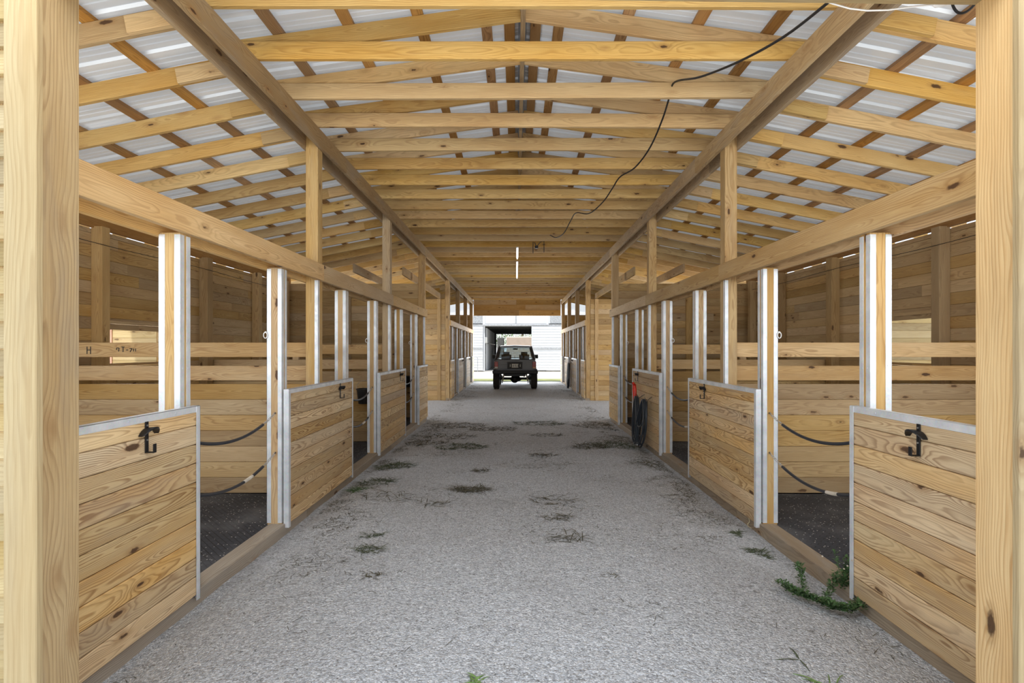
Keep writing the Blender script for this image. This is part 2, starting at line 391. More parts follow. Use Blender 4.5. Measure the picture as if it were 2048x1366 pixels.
def struct(o, label=None, cat=None): return tag(o, label, cat, kind='structure')
def empty(name, loc, label, cat, group=None):
    o = bpy.data.objects.new(name, None); o.location = loc; o.empty_display_size = 0.1; C.objects.link(o)
    return tag(o, label, cat, group)
ORD = ['nearest', 'second', 'third', 'fourth', 'fifth', 'sixth', 'seventh', 'eighth', 'ninth', 'tenth', 'eleventh', 'twelfth', 'thirteenth', 'fourteenth', 'fifteenth', 'sixteenth', 'seventeenth', 'eighteenth', 'nineteenth', 'twentieth'] + \
      ['twenty-first', 'twenty-second', 'twenty-third', 'twenty-fourth', 'twenty-fifth', 'twenty-sixth', 'twenty-seventh', 'twenty-eighth', 'twenty-ninth', 'thirtieth', 'thirty-first', 'thirty-second', 'thirty-third', 'thirty-fourth', 'thirty-fifth', 'thirty-sixth', 'thirty-seventh', 'thirty-eighth', 'thirty-ninth', 'fortieth']
SIDE = {-1: 'left', 1: 'right'}

CX, HW = 0.055, 2.03
def X(s, d): return CX + s * (HW + d)          # distance d outward from the aisle face of the stall fronts
def at(px, py, D): return Vector(((px - VX) * D / FPX, D, EYE + (VY - py) * D / FPX))
def ground(px, py): D = EYE * FPX / (py - VY); return Vector(((px - VX) * D / FPX, D, 0.0))
GZ = -0.03

# ------------------------------------------------------------------ ground
def terrain(x, y):
    r = abs(x - CX)
    z = 0.018 * noise.noise(Vector((x * .9, y * .9, 0))) + 0.010 * noise.noise(Vector((x * 3, y * 3, 5)))
    e = max(0.0, min(1.0, (r - 1.55) / .42)); return z - 0.012 - .035 * e * e * (y < 11.4)
def build_floor():
    mb = MB(); nx, ny = 110, 260; x0, x1, y0, y1 = -2.05, 2.16, -1.5, 24.6
    vs = []; fs = []
    for j in range(ny + 1):
        y = y0 + (y1 - y0) * j / ny
        for i in range(nx + 1):
            x = x0 + (x1 - x0) * i / nx; vs.append((x, y, terrain(x, y)))
    for j in range(ny):
        for i in range(nx):
            a = j * (nx + 1) + i; fs.append((a, a + 1, a + nx + 2, a + nx + 1))
    mb.raw(vs, fs); mb.smooth = True
    struct(mb.build('floor', 'gravel'))
    mb = MB()     # cross aisle floor, both sides
    for s in (-1, 1):
        vs = []; fs = []; n = 30
        for j in range(n + 1):
            for i in range(n + 1):
                x = X(s, 0.02) + s * 4.2 * i / n; y = 11.52 + 4.06 * j / n; vs.append((x, y, terrain(x, y)))
        for j in range(n):
            for i in range(n):
                a = j * (n + 1) + i; fs.append((a, a + 1, a + n + 2, a + n + 1))
        mb.raw(vs, fs)
    mb.smooth = True
    struct(mb.build('floor', 'gravel'))
    mb = MB(); mb.raw([(-60, -40, -.13), (60, -40, -.13), (60, 90, -.13), (-60, 90, -.13)], [(0, 1, 2, 3)])
    struct(mb.build('floor', 'sand'))
    mb = MB(); vs = []; fs = []                      # lawn strip behind the barn
    mb.box(-14, 14, 24.6, 27.2, -0.2, -0.035)
    struct(mb.build('floor', 'grass'))
    mb = MB(); mb.box(-14, 14, 27.2, 35.6, -0.2, -0.045); struct(mb.build('floor', 'sand'))
build_floor()

# ------------------------------------------------------------------ entrance frame
def xr0(s, r): return CX + s * r
def entrance():
    for s, xi in ((-1, -1.448), (1, 1.523)):
        mb = MB(); mb.box(xi, xi + s * 0.14, 1.57, 1.71, -0.1, 2.98, pith=1.2 if s < 0 else 2.0, ch=0.004)
        tag(mb.build('entrance_post', 'postdark' if s < 0 else 'entry'), f'{"darker greyish" if s<0 else "light knotty"} square pine post framing the {SIDE[s]} edge of the barn entrance', 'post')
        mb = MB(); xa = xi + (0.008 if s < 0 else -0.012)
        mb.box(xa, xa + s * 0.10, 1.545, 1.57, -0.1, 3.1)
        tag(mb.build('entrance_trim', 'trim'), f'pale vertical trim board nailed on the face of the {SIDE[s]} entrance post', 'trim board')
        mb = MB(); z = -0.1; x_in = xa + s * 0.102; x_out = CX + s * 5.25       # lap siding of the front wall
        while z < 3.0:
            y = 1.56
            if z > 1.15 and z < 2.8: x_far = xr0(s, 2.3)  # unseen opening added in the front wall to let light into the stalls
            else: x_far = x_out
            vs = [(x_in, y + .012, z + .088), (x_in, y - .006, z), (x_in, y + .012, z), (x_far, y + .012, z + .088), (x_far, y - .006, z), (x_far, y + .012, z)]
            t = mb.tone(); o = random.uniform(0, 300)
            mb.raw(vs, [(0, 1, 4, 3), (1, 2, 5, 4), (0, 2, 1), (3, 4, 5), (0, 3, 5, 2)], [(o + v[0], v[2] - z + .03, v[1] - 1.5) for v in vs], t)
            z += 0.083
        for (u0, u1, v0, v1) in ((x_in, xr0(s, 2.3), -.1, 3.0), (xr0(s, 4.7), x_out, -.1, 3.0), (xr0(s, 2.3), xr0(s, 4.7), -.1, 1.2), (xr0(s, 2.3), xr0(s, 4.7), 2.8, 3.0)): mb.box(u0, u1, 1.575, 1.60, v0, v1)
        struct(mb.build('wall_front', 'siding'))
    mb = MB(); mb.beam((-1.59, 1.64, 2.862), (1.67, 1.64, 2.822), 0.14, 0.25, ch=.003)
    tag(mb.build('entrance_header', 'trim'), 'pale beam crossing the very top of the barn entrance', 'beam')
entrance()

# ------------------------------------------------------------------ stall fronts
ZH0, ZH1 = 2.255, 2.42          # lower header
ZU0, ZU1 = 3.60, 3.775          # upper header
def guards(root, x, y0, y1, s, z0, z1, corners):
    """galvanised angle strips on the corners of a post; x = aisle face, y0 = near face"""
    xo = x + s * 0.125; th = .003; lw = .034
    for (cx_, cy_) in corners:
        mb = MB(); px = x if cx_ == 0 else xo; py = y0 if cy_ == 0 else y1
        dx = s if cx_ == 0 else -s; dy = 1 if cy_ == 0 else -1
        mb.box(px - dx * th, px + dx * lw, py - dy * th, py, z0, z1, ch=.0008)
        mb.box(px - dx * th, px, py - dy * th, py + dy * lw, z0, z1, ch=.0008)
        zz = z0 + .12
        while zz < z1:          # screw heads
            mb.lathe((px - dx * .0035, py + dy * lw * .6, zz), [(.005, -.001), (.005, .001), (.002, .002)], 'x', 8)
            mb.lathe((px + dx * lw * .6, py - dy * .0035, zz + .02), [(.005, -.001), (.005, .001)], 'y', 8)
            zz += 0.42
        mb.smooth = False
        g = mb.build('corner_guard', 'galv', root); g['label'] = 'galvanised steel corner strip'
def post(s, y0, y1, z1, kind, label, strips=True, width=0.125, group=None):
    x = X(s, 0.04); c = empty('stall_post', (x + s * width / 2, (y0 + y1) / 2, 0.0), label, 'post', group)
    mb = MB(); mb.box(x, x + s * width, y0, y1, -0.04, z1); mb.build('timber', 'post', c)
    if strips:
        if kind == 'tall': guards(c, x, y0, y1, s, 1.1, ZH0, [(0, 0)])
        else: guards(c, x, y0, y1, s, 0.06, ZH0 - .01, [(0, 0), (1, 0), (0, 1), (1, 1)])
    return c
def panel(s, y0, y1, label, e0=True, e1=True):
    root = empty('stall_barrier', (X(s, .008), (y0 + y1) / 2, 0.05), label, 'stall front')
    zt, zb = 1.205, 0.045; n = 10; h = (zt - zb) / n
    mb = MB(); z = zb
    for i in range(n):
        mb.box(X(s, -.012), X(s, .026), y0 + .004, y1 - .004, z, z + h - .0035, ch=.005); z += h
        if i < n - 1: mb.box(X(s, .003), X(s, .011), y0 + .004, y1 - .004, z - .009, z + .006, ch=.0005)
    mb.build('board_panel', 'panel', root)
    mb = MB(); th = .003
    mb.box(X(s, -.012 - th), X(s, -.012), y0, y1, zt - .036, zt + th, ch=.0008)
    mb.box(X(s, -.012 - th), X(s, .028), y0, y1, zt, zt + th, ch=.0008)
    yy = y0 + .15
    while yy < y1:
        mb.lathe((X(s, -.0155), yy, zt - .018), [(.0065, -.002), (.0065, .002)], 'x', 8); yy += .36
    mb.smooth = False
    t = mb.build('top_edging', 'galv', root); t['label'] = 'galvanised steel top edging'
    for (yy, d, on) in ((y0, 1, e0), (y1, -1, e1)):
        if not on: continue
        mb = MB()
        mb.box(X(s, -.012 - 2 * th), X(s, -.012 - th), yy - d * th, yy + d * .034, zb - .03, zt, ch=.0008)
        mb.box(X(s, -.012 - 2 * th), X(s, .028), yy - d * th, yy, zb - .03, zt, ch=.0008)
        t = mb.build('side_edging', 'galv', root); t['label'] = 'galvanised steel side edging'
    return root
def bridle_hook(s, y, label):
    x = X(s, -.016); mb = MB(); k = -s
    mb.box(x, x + k * .004, y - .012, y + .012, 1.008, 1.172, ch=.001)
    mb.box(x, x + k * .045, y - .012, y + .012, 1.008, 1.013, ch=.001)
    mb.box(x + k * .042, x + k * .046, y - .012, y + .012, 1.008, 1.055, ch=.001)
    vs = []; n = 10
    for i in range(n + 1):
        a = -1.0 + 2.0 * i / n; yy = y + .058 * math.sin(a) / math.sin(1.0); zz = 1.105 + .035 * (math.cos(a) - .54) / .46
        wdt = .055 * (1 - .55 * abs(i / n * 2 - 1) ** 2)
        vs += [(x, yy, zz), (x + k * wdt, yy, zz + .006 * (1 - abs(a))), (x + k * wdt, yy, zz - .004), (x, yy, zz - .004)]
    fs = []
    for i in range(n):
        for q in range(4): fs.append((i * 4 + q, i * 4 + (q + 1) % 4, i * 4 + 4 + (q + 1) % 4, i * 4 + 4 + q))
    fs += [(0, 1, 2, 3), tuple(n * 4 + q for q in range(4))]
    mb.raw(vs, fs)
    for z in (1.152, 1.078):
        pass
    o = tag(mb.build('bridle_hook', 'black'), label, 'hook', 'bridle hooks on the stall fronts')
    sc = MB()
    for z in (1.152, 1.075): sc.lathe((x + k * .005, y, z), [(.005, -.002), (.005, .002)], 'x', 8)
    sc.smooth = False; q = sc.build('screw', 'chrome', o); q['label'] = 'bright screw heads'
def stall_guard(s, yn, yf, zf, zn, sag, label, tape=False):
    """rubber covered chain across the opening: far end on the far post, near end behind the panel"""
    x_f, x_n = X(s, .092), X(s, .075)
    A = Vector((x_f, yf - .022, zf)); B = Vector((x_n, yn + .0, zn))
    root = empty('stall_guard_chain', (A + B) / 2, label, 'chain', 'rubber covered chains across the stall openings')
    P = []
    n = 28
    for i in range(n + 1):
        t = i / n; p = A.lerp(B, t); p.z -= sag * 4 * t * (1 - t); P.append(p)
    i0, i1 = 5, 25
    mb = MB(); mb.tube(P[i0:i1 + 1], .0115, 8); mb.build('rubber_tube', 'rubber', root)
    for (rng, nm) in ((P[0:i0 + 1], 'snap_hook'), (P[i1:], 'snap_hook')):
        mb = MB()
        for k in range(len(rng) - 1):
            mid = (rng[k] + rng[k + 1]) / 2; d = (rng[k + 1] - rng[k]); L = d.length
            side = Vector((1, 0, 0)) if k % 2 else Vector((0, 0, 1)); dn = d.normalized(); side = (side - dn * side.dot(dn)).normalized()
            mb.tube([mid + dn * (math.cos(a) * L * .62) + side * (math.sin(a) * .009) for a in [6.283 * q / 10 for q in range(10)]], .0026, 5, True)
        q = mb.build(nm, 'chrome', root)
    mb = MB(); mb.lathe(A, [(.008, -.004), (.010, 0), (.008, .004)], 'x', 10); mb.tube([A, A + Vector((0, .03, 0))], .004, 6)
    mb.build('screw_eye', 'iron', root)
    if tape:
        mb = MB(); k0 = 9 if s < 0 else 19
        mb.tube(P[k0:k0 + 4], .0128, 8); q = mb.build('tape_wrap', 'tape', root); q['label'] = 'cream tape wrapped round the tube'
def tie_ring(s, y, label):
    mb = MB(); x = X(s, .175); c = Vector((x, y - .006, 1.70))
    mb.ring(c - Vector((0, 0, .026)) + Vector((0, -.006, 0)), .026, .004, 'y', 16, 6, sx=.6)
    mb.lathe(c, [(.008, -.004), (.008, .008)], 'y', 10)
    tag(mb.build('tie_ring', 'white'), label, 'ring', 'white rings on the stall posts')

T1 = [2.24, 5.24, 8.24, 11.35]
def stall_row(s, Ts, ys, first, blk, openings, panels):
    S = SIDE[s]
near_names = ['nearest', 'second', 'third', 'fourth']
for s in (-1, 1):
    S = SIDE[s]
    # tall posts
    post(s, 2.18, 2.30, ZU1, 'tall', f'tall pine post behind the {S} entrance post, carrying the upper beam', True, .12)
    for i, y in enumerate((5.24, 8.24)):
        post(s, y, y + .12, ZU1, 'tall', f'tall pine post reaching the upper beam, {["first", "second"][i]} along the {S} aisle side', True, .125)
    post(s, 11.35, 11.49, ZU1, 'tall', f'tall pine corner post on the {S} where the near stalls end at the cross aisle', True, .14)
    # short posts beside the openings
    for i, (a, b) in enumerate(((3.09, 3.18), (6.09, 6.18), (9.08, 9.17))):
        post(s, a, b, ZH0, 'short', f'steel-edged post behind the far end of the {near_names[i]} {S} stall front', True, .125)
    for i, (a, b) in enumerate(((4.43, 4.52), (7.42, 7.51), (10.42, 10.51))):
        post(s, a, b, ZH0, 'short', f'steel-edged stall post with chains on the far side of the {near_names[i]} {S} opening', True, .125)
        tie_ring(s, a, f'small white ring on the post past the {near_names[i]} {S} stall opening')
    # panels
    panel(s, 1.74, 3.19, f'waist-high boarded stall front beside the {S} entrance post', False, True)
    panel(s, 4.44, 6.19, f'waist-high boarded stall front, second along the {S} aisle side', True, True)
    panel(s, 7.42, 9.16, (f'waist-high boarded stall front, third along the left aisle side' if s < 0 else 'waist-high boarded stall front with the coiled hose hanging on it'), True, True)
    panel(s, 10.42, 11.46, f'short boarded stall front next to the cross aisle corner post on the {S}', True, False)
    # hooks
    for i, y in enumerate(((2.73, 5.74, 8.74), (2.645, 5.66, 8.75))[s > 0]):
        bridle_hook(s, y, f'black iron bridle hook on the {near_names[i]} stall front along the {S}')
    # chains
    for i, (a, b) in enumerate(((3.20, 4.44), (6.20, 7.43), (9.17, 10.43))):
        for k, (zf, zn, sag) in enumerate(((1.005, .99, .11), (.665, .655, .115))):
            stall_guard(s, a, b, zf, zn, sag, f'{["upper", "lower"][k]} rubber-covered chain across the {near_names[i]} stall opening on the {S}', tape=(i < 2 and k == 1))
    # lower header boards, aisle side and stall side
    for i, (a, b) in enumerate(((1.72, 5.30), (5.303, 8.30), (8.303, 11.49))):
        nm = ['nearest', 'middle', 'far'][i]
        mb = MB(); mb.box(X(s, 0), X(s, .039), a, b, ZH0 - (.0, .004, .0)[i], ZH1, pith=(1.2, 1.7, 4.2)[i])
        tag(mb.build('header_board', 'pine'), f'{nm} length of the lower beam over the {S} near stalls, aisle face', 'beam')
        mb = MB(); mb.box(X(s, .166), X(s, .205), a, b, ZH0 - .02, ZH1 - .02)
        tag(mb.build('header_board', 'pine'), f'{nm} length of the lower beam over the {S} near stalls, stall-side board', 'beam')
    # upper header boards
    for i, (a, b) in enumerate(((1.0, 6.0), (6.003, 11.47), (11.473, 15.6), (15.603, 23.95))):
        nm = ['nearest', 'second', 'cross-aisle', 'farthest'][i]
        mb = MB(); mb.box(X(s, 0), X(s, .039), a, b, ZU0, ZU1)
        tag(mb.build('upper_beam', 'beam'), f'{nm} length of the high beam carrying the rafters on the {S}, aisle face', 'beam')
        mb = MB(); mb.box(X(s, .166), X(s, .205), a, b, ZU0, ZU1)
        tag(mb.build('upper_beam', 'beam'), f'{nm} length of the high beam carrying the rafters on the {S}, stall-side board', 'beam')
    # kick board
    for i, (a, b) in enumerate(((1.72, 4.9), (4.903, 8.2), (8.203, 11.49))):
        mb = MB(); mb.box(X(s, .014), X(s, .15), a, b, -.12, .052, ch=.006)
        tag(mb.build('kick_board', 'kick'), f'weathered ground timber under the {S} stall fronts, {["nearest", "middle", "far"][i]} length', 'board')

# ------------------------------------------------------------------ stall interiors
WR = 5.10      # outer wall distance from centre
def xr(s, r): return CX + s * r
def boards_x(mb, xa, xb, y0, y1, z0, z1, h, joint=None, gap=0.0):
    """horizontal boards across x, facing the viewer"""
    z = z0
    while z < z1 - .01:
        t = min(h, z1 - z); xx = min(xa, xb); e = max(xa, xb)
        cuts = [xx]
        if joint: cuts.append(xx + random.uniform(.25, .75) * (e - xx))
        cuts.append(e)
        for a, b in zip(cuts, cuts[1:]): mb.box(a, b - .001, y0, y1, z, z + t - .003, ch=.0035)
        if z + t < z1 - .01: mb.box(xx, e, (y0 + y1) / 2 - .004, (y0 + y1) / 2 + .004, z + t - .01, z + t + .006, ch=.0005)
        z += h
def boards_y(mb, xa, xb, ya, yb, z0, z1, h, gap=0.0, holes=(), L=3.0):
    z = z0
    while z < z1 - .01:
        t = min(h, z1 - z); y = ya + random.uniform(-1.5, 0)
        spans = []
        while y < yb: spans.append((max(ya, y), min(yb, y + L))); y += L
        for (a, b) in spans:
            segs = [(a, b)]
            for (hy0, hy1, hz0, hz1) in holes:
                if z + t * .5 > hz0 and z + t * .5 < hz1:
                    ns = []
                    for (p, q) in segs:
                        if q <= hy0 or p >= hy1: ns.append((p, q))
                        else:
                            if p < hy0: ns.append((p, hy0))
                            if q > hy1: ns.append((hy1, q))
                    segs = ns
            for (p, q) in segs:
                if q - p > .02:
                    mb.box(xa, xb, p, q - .001, z, z + t - .003, ch=.0035)
                    if z + t < z1 - .01: mb.box((xa + xb) / 2 - .004, (xa + xb) / 2 + .004, p, q, z + t - .01, z + t + .004, ch=.0005)
        z += h
for s in (-1, 1):
    S = SIDE[s]; lo = 'left' if s < 0 else 'right'
    win = [(3.35, 4.35), (6.36, 7.28)]
    ztop = 1.865 if s < 0 else 1.995
    holes = [(a, b, 1.34, ztop) for a, b in win]
    mb = MB(); boards_y(mb, xr(s, WR), xr(s, WR + .03), 1.62, 11.45, -.05, 2.99, .142, holes=holes)
    struct(mb.build('wall_' + lo, 'board'))
    mb = MB(); boards_y(mb, xr(s, WR), xr(s, WR + .03), 15.6, 24.0, -.05, 2.99, .142)
    struct(mb.build('wall_' + lo, 'board'))
    mb = MB(); mb.box(xr(s, WR - .04), xr(s, WR + .0), 1.62, 11.45, 2.996 if s < 0 else 3.0, 3.125)
    tag(mb.build('wall_plate', 'purlin'), f'timber plate along the top of the {S} outer wall over the near stalls', 'beam')
    # wall posts
    for i, (y, wd) in enumerate(((2.9, .13), (5.30, .13), (6.17, .12), (8.27, .15), (9.9, .13), (11.1, .12))):
        if i == 0: continue
        mb = MB(); mb.box(xr(s, WR - .135), xr(s, WR - .002), y - wd / 2, y + wd / 2, .03, 3.012)
        nm = ['', 'at the first partition', 'beside the bright window gap', 'at the second partition', 'in the middle of the farther stall', 'next to the end wall'][i]
        tag(mb.build('wall_post', 'board'), f'upright pine stud against the {S} outer wall {nm}', 'post')
    for i, (a, b) in enumerate(win):
        if i == 0: pass
        mb = MB()
        mb.box(xr(s, WR - .03), xr(s, WR), a - .03, b + .04, ztop, ztop + .04); mb.box(xr(s, WR - .03), xr(s, WR), a - .03, b + .04, 1.30, 1.34)
        mb.box(xr(s, WR - .03), xr(s, WR), b, b + .04, 1.34, 2.6 if s < 0 else ztop)
        if True: struct(mb.build(f'window_{i + 1}', 'board'))
        # shutter swung open, square to the wall
        sh = empty('window_shutter', (xr(s, WR + .03), b + .03, 1.03), f'sunlit pale boarded shutter standing open outside the {"second" if i else "nearest"} {S} stall window', 'shutter')
        mb = MB(); boards_x(mb, xr(s, WR + .05), xr(s, WR + (.675 if s < 0 else .88)), b + .02, b + .045, 1.29, 2.08, .105); mb.build('board_panel', 'siding', sh)
        if s < 0:
            mb = MB(); mb.box(xr(s, WR + .677), xr(s, WR + .86), b + .01, b + .05, 1.29, 2.08); q = mb.build('edge_trim', 'pinkjamb', sh); q['label'] = 'pinkish vertical edge board'
    # partitions
    for i, y in enumerate((2.24, 5.40, 8.40)):
        if i == 0: continue
        root = empty('stall_partition', (xr(s, 3.6), y, .04), f'boarded partition with two open rails inside the {S} stalls, {["", "nearer", "farther"][i]} one', 'partition')
        xa, xb = xr(s, 2.21), xr(s, WR - .002)
        mb = MB(); z = .045
        boards_x(mb, xa, xb, y, y + .038, .045, 1.19, .1636); mb.build('board_panel', 'board', root)
        for (z0, z1) in ((1.225, 1.378), (1.470, 1.622)):
            mb = MB(); mb.box(xa, xb, y, y + .038, z0, z1); mb.build('rail', 'pine', root)
        mb = MB(); mb.box(xr(s, 2.17), xr(s, 2.21), y - .02, y + .05, .04, 1.72); mb.build('end_cleat', 'pine', root)
        mb = MB(); mb.box(xr(s, 3.62), xr(s, 3.72), y + .04, y + .08, .04, 1.60); mb.build('back_cleat', 'board', root)
    # end wall of the near block
    mb = MB(); boards_x(mb, xr(s, 2.215), xr(s, WR), 11.40, 11.44, .03, 3.0, .165, joint=True)
    mb.box(xr(s, 3.7), xr(s, 3.83), 11.36, 11.40, .05, 3.0)
    struct(mb.build('wall_end', 'board'))
    # front wall of the far block
    mb = MB(); boards_x(mb, xr(s, 2.20), xr(s, WR), 15.62, 15.66, -.03, 3.06, .155, joint=(s < 0))
    mb.box(xr(s, 2.34), xr(s, 2.44), 15.60, 15.62, -.03, 3.06)
    struct(mb.build('wall_cross', 'board'))
    # rubber mats
    for i, (a, b) in enumerate(((1.8, 5.39), (5.45, 8.39), (8.45, 11.39))):
        mb = MB(); n = 20; vs = []; fs = []
        for j in range(n + 1):
            for k in range(n + 1):
                x = xr(s, 2.17) + s * (WR - 2.18) * k / n; y = a + (b - a) * j / n
                vs.append((x, y, .042 + .006 * noise.noise(Vector((x * 1.5, y * 1.5, s)))))
        for j in range(n):
            for k in range(n):
                q = j * (n + 1) + k; fs.append((q, q + 1, q + n + 2, q + n + 1))
        mb.raw(vs, fs); mb.smooth = True
        tag(mb.build('rubber_mat', 'mat'), f'dark dusty rubber floor mat in the {["nearest", "middle", "far"][i]} {S} stall', 'mat')
    # wire along the wall
    mb = MB(); mb.tube([(xr(s, WR - .15), 1.9 + .5 * k, EYE + 1.24 - .012 * math.sin(k * .9)) for k in range(19)], .004, 5)
    tag(mb.build('wire_line', 'black'), f'thin black wire strung along the {S} outer wall of the stalls', 'wire')
    # doubled beams over the cross aisle
    for i, r in enumerate((2.36, 3.25)):
        mb = MB(); mb.box(xr(s, r), xr(s, r + .04), 10.6 - .4 * i, 15.75, 3.07, 3.24)
        tag(mb.build('cross_aisle_beam', 'beam'), f'{["inner", "outer"][i]} pinkish beam bridging the {S} cross aisle on top of the stall walls', 'beam')
rl = [o for o in bpy.data.objects if o.name.startswith('rail') and o.parent and 'left' in o.parent['label'] and 'nearer' in o.parent['label']][1]
mb = MB()
def stroke(px, py, qx, qy, w=1.6):
    a, b = at(px, py, 5.397), at(qx, qy, 5.397); mb.beam(a, b, .002, w / 190.8, up=(0, 0, 1) if abs(b.x - a.x) > abs(b.z - a.z) else (1, 0, 0), ch=.0002)
for st in ((174, 693, 174, 708), (181, 693, 181, 708), (174, 700, 181, 700), (233, 696, 238, 696), (238, 696, 237, 703), (233, 696, 233, 700), (243, 694, 249, 694), (246, 694, 246, 704), (252, 700, 256, 700), (259, 697, 264, 697), (264, 697, 260, 704), (267, 697, 267, 703), (271, 697, 271, 703)): stroke(*st)
q = mb.build('lumber_stamp', 'ink', rl); q['label'] = 'faint dark lumber mark'
# feed buckets
def bucket(loc, label):
    root = empty('feed_bucket', loc, label, 'bucket')
    mb = MB(); mb.lathe(loc, [(.095, 0), (.10, .01), (.125, .22), (.135, .225), (.135, .24), (.12, .24), (.09, .02)], 'z', 20); mb.build('pail', 'blackplastic', root)
    c = Vector(loc); mb = MB(); mb.tube([c + Vector((.13 * math.cos(a), -.02, .24 + .13 * math.sin(a))) for a in [math.pi * k / 12 for k in range(13)]], .003, 5); mb.build('handle', 'chrome', root)
bucket((-2.42, 8.24, .68), 'black feed bucket hanging in the second left stall opening')
bucket((-2.40, 11.22, .72), 'black feed bucket hanging in the far left stall opening')

# ------------------------------------------------------------------ far stall block
B2 = 2.75; Y2 = [15.62 + B2 * k for k in range(4)]
fn = ['first', 'second', 'third', 'fourth']
for s in (-1, 1):
    S = SIDE[s]
    for k, y in enumerate(Y2):
        post(s, y, y + .14, ZU1, 'tall', f'tall post of the far stall block, {fn[k]} past the cross aisle on the {S}', False, .14)
    for k in range(3):
        a, b = Y2[k] + .82, Y2[k + 1] - .72
        post(s, a - .1, a - .01, ZH0, 'short', f'steel-edged post before the {fn[k]} opening past the cross aisle on the {S}', True, .11)
        post(s, b, b + .09, ZH0, 'short', f'steel-edged post after the {fn[k]} opening of the far stall block on the {S}', True, .11)
        m = (Y2[k] + .14 + a) / 2
        mb = MB(); boards_y(mb, xr(s, 2.30), xr(s, 2.32), Y2[k], Y2[k + 1], 0, .04, .04)
        mb = MB(); mb.raw([(xr(s, 2.17), Y2[k], .03), (xr(s, WR), Y2[k], .03), (xr(s, WR), Y2[k + 1], .03), (xr(s, 2.17), Y2[k + 1], .03)], [(0, 1, 2, 3)])
        tag(mb.build('rubber_mat', 'mat'), f'dark rubber mat in the {fn[k]} stall past the cross aisle on the {S}', 'mat')
        if k:
            root = empty('stall_partition', (xr(s, 3.6), Y2[k] + .07, .04), f'boarded partition between far-block stalls on the {S}, {fn[k-1]} past the cross aisle', 'partition')
            mb = MB(); boards_x(mb, xr(s, 2.2), xr(s, WR), Y2[k] + .15, Y2[k] + .19, .04, 1.62, .16); mb.build('board_panel', 'board', root)
    edges = [(Y2[0] + .01, Y2[0] + .82), (Y2[1] - .72, Y2[1] + .82), (Y2[2] - .72, Y2[2] + .82), (Y2[3] - .72, Y2[3] + .13)]
    for k, (a, b) in enumerate(edges):
        panel(s, a, b, f'pale boarded stall front of the far block on the {S}, {fn[k]} past the cross aisle', k > 0, k < 3)
        if 0 < k < 3: bridle_hook(s, b - .35, f'small black hook on the far-block stall front, {fn[k]} past the cross aisle, {S}')
    mb = MB(); mb.box(X(s, 0), X(s, .039), Y2[0], Y2[3] + .14, ZH0, ZH1); tag(mb.build('header_board', 'pine'), f'lower beam over the far stall block on the {S}, aisle face', 'beam')
    mb = MB(); mb.box(X(s, .166), X(s, .205), Y2[0] + .15, Y2[3], ZH0, ZH1 - .02); tag(mb.build('header_board', 'pine'), f'lower beam over the far stall block on the {S}, stall-side board', 'beam')
    mb = MB(); mb.box(X(s, .014), X(s, .15), Y2[0] - .02, Y2[3] + .14, -.12, .052, ch=.006); tag(mb.build('kick_board', 'kick'), f'weathered ground timber under the far stall fronts on the {S}', 'board')
    # gable end wall beside the rear opening
    mb = MB(); boards_x(mb, xr(s, 2.17), xr(s, WR), 23.9, 23.94, 0, 3.12, .16)
    struct(mb.build('wall_back', 'board'))
# boarded gable over the rear opening
mb = MB()
boards_x(mb, xr(-1, 2.03), xr(1, 2.03), 24.04, 24.08, 3.09, 3.86, .257, joint=True)
struct(mb.build('wall_back', 'pine'))

# ------------------------------------------------------------------ roof frame
ZR = EYE + 2.55; SL1, SL2 = .136, .194
def z_in(r): return ZR - SL1 * r                       # underside of inner rafters
def z_out(r): return EYE + 2.11 - SL2 * (r - 2.305)    # underside of outer rafters
NT_ = 36
k = -3
idx = 0
for k in range(-3, 34):
    y = 3.34 + .6055 * k; i = k + 3
    if y > 24.1: break
    root = empty('roof_truss', (CX, y, ZU1), f'pine roof truss across the whole barn, {ORD[i]} back from the entrance', 'roof truss', 'roof trusses across the barn')
    j = lambda: random.uniform(-.008, .008)
    mb = MB(); a = 2.17 + random.uniform(0, .05)
    mb.beam((CX - a, y + .019, ZU1 + .068 + j()), (CX + a, y + .019, ZU1 + .068 + j()), .038, .136, bow=random.uniform(-.004, .008)); mb.build('collar_tie', 'truss', root)
    for s in (-1, 1):
        mb = MB(); r0, r1 = .022, 2.30
        mb.beam((xr(s, r0), y + .058, z_in(r0) + .07), (xr(s, r1), y + .058, z_in(r1) + .07), .038, .14); mb.build('inner_rafter', 'truss', root)
        mb = MB(); r0, r1 = 2.31, 5.55
        mb.beam((xr(s, r0), y + .058, z_out(r0) + .07 + j()), (xr(s, r1), y + .058, z_out(r1) + .07), .038, .14, bow=random.uniform(-.006, .006)); mb.build('outer_rafter', 'truss', root)
        mb = MB(); r0, r1 = 2.235, 2.66 + random.uniform(-.08, .06)
        mb.beam((xr(s, r0), y + .019, z_out(r0) + .05), (xr(s, r1), y + .019, z_out(r1) + .05), .038, .115); mb.build('splice_block', 'truss', root)
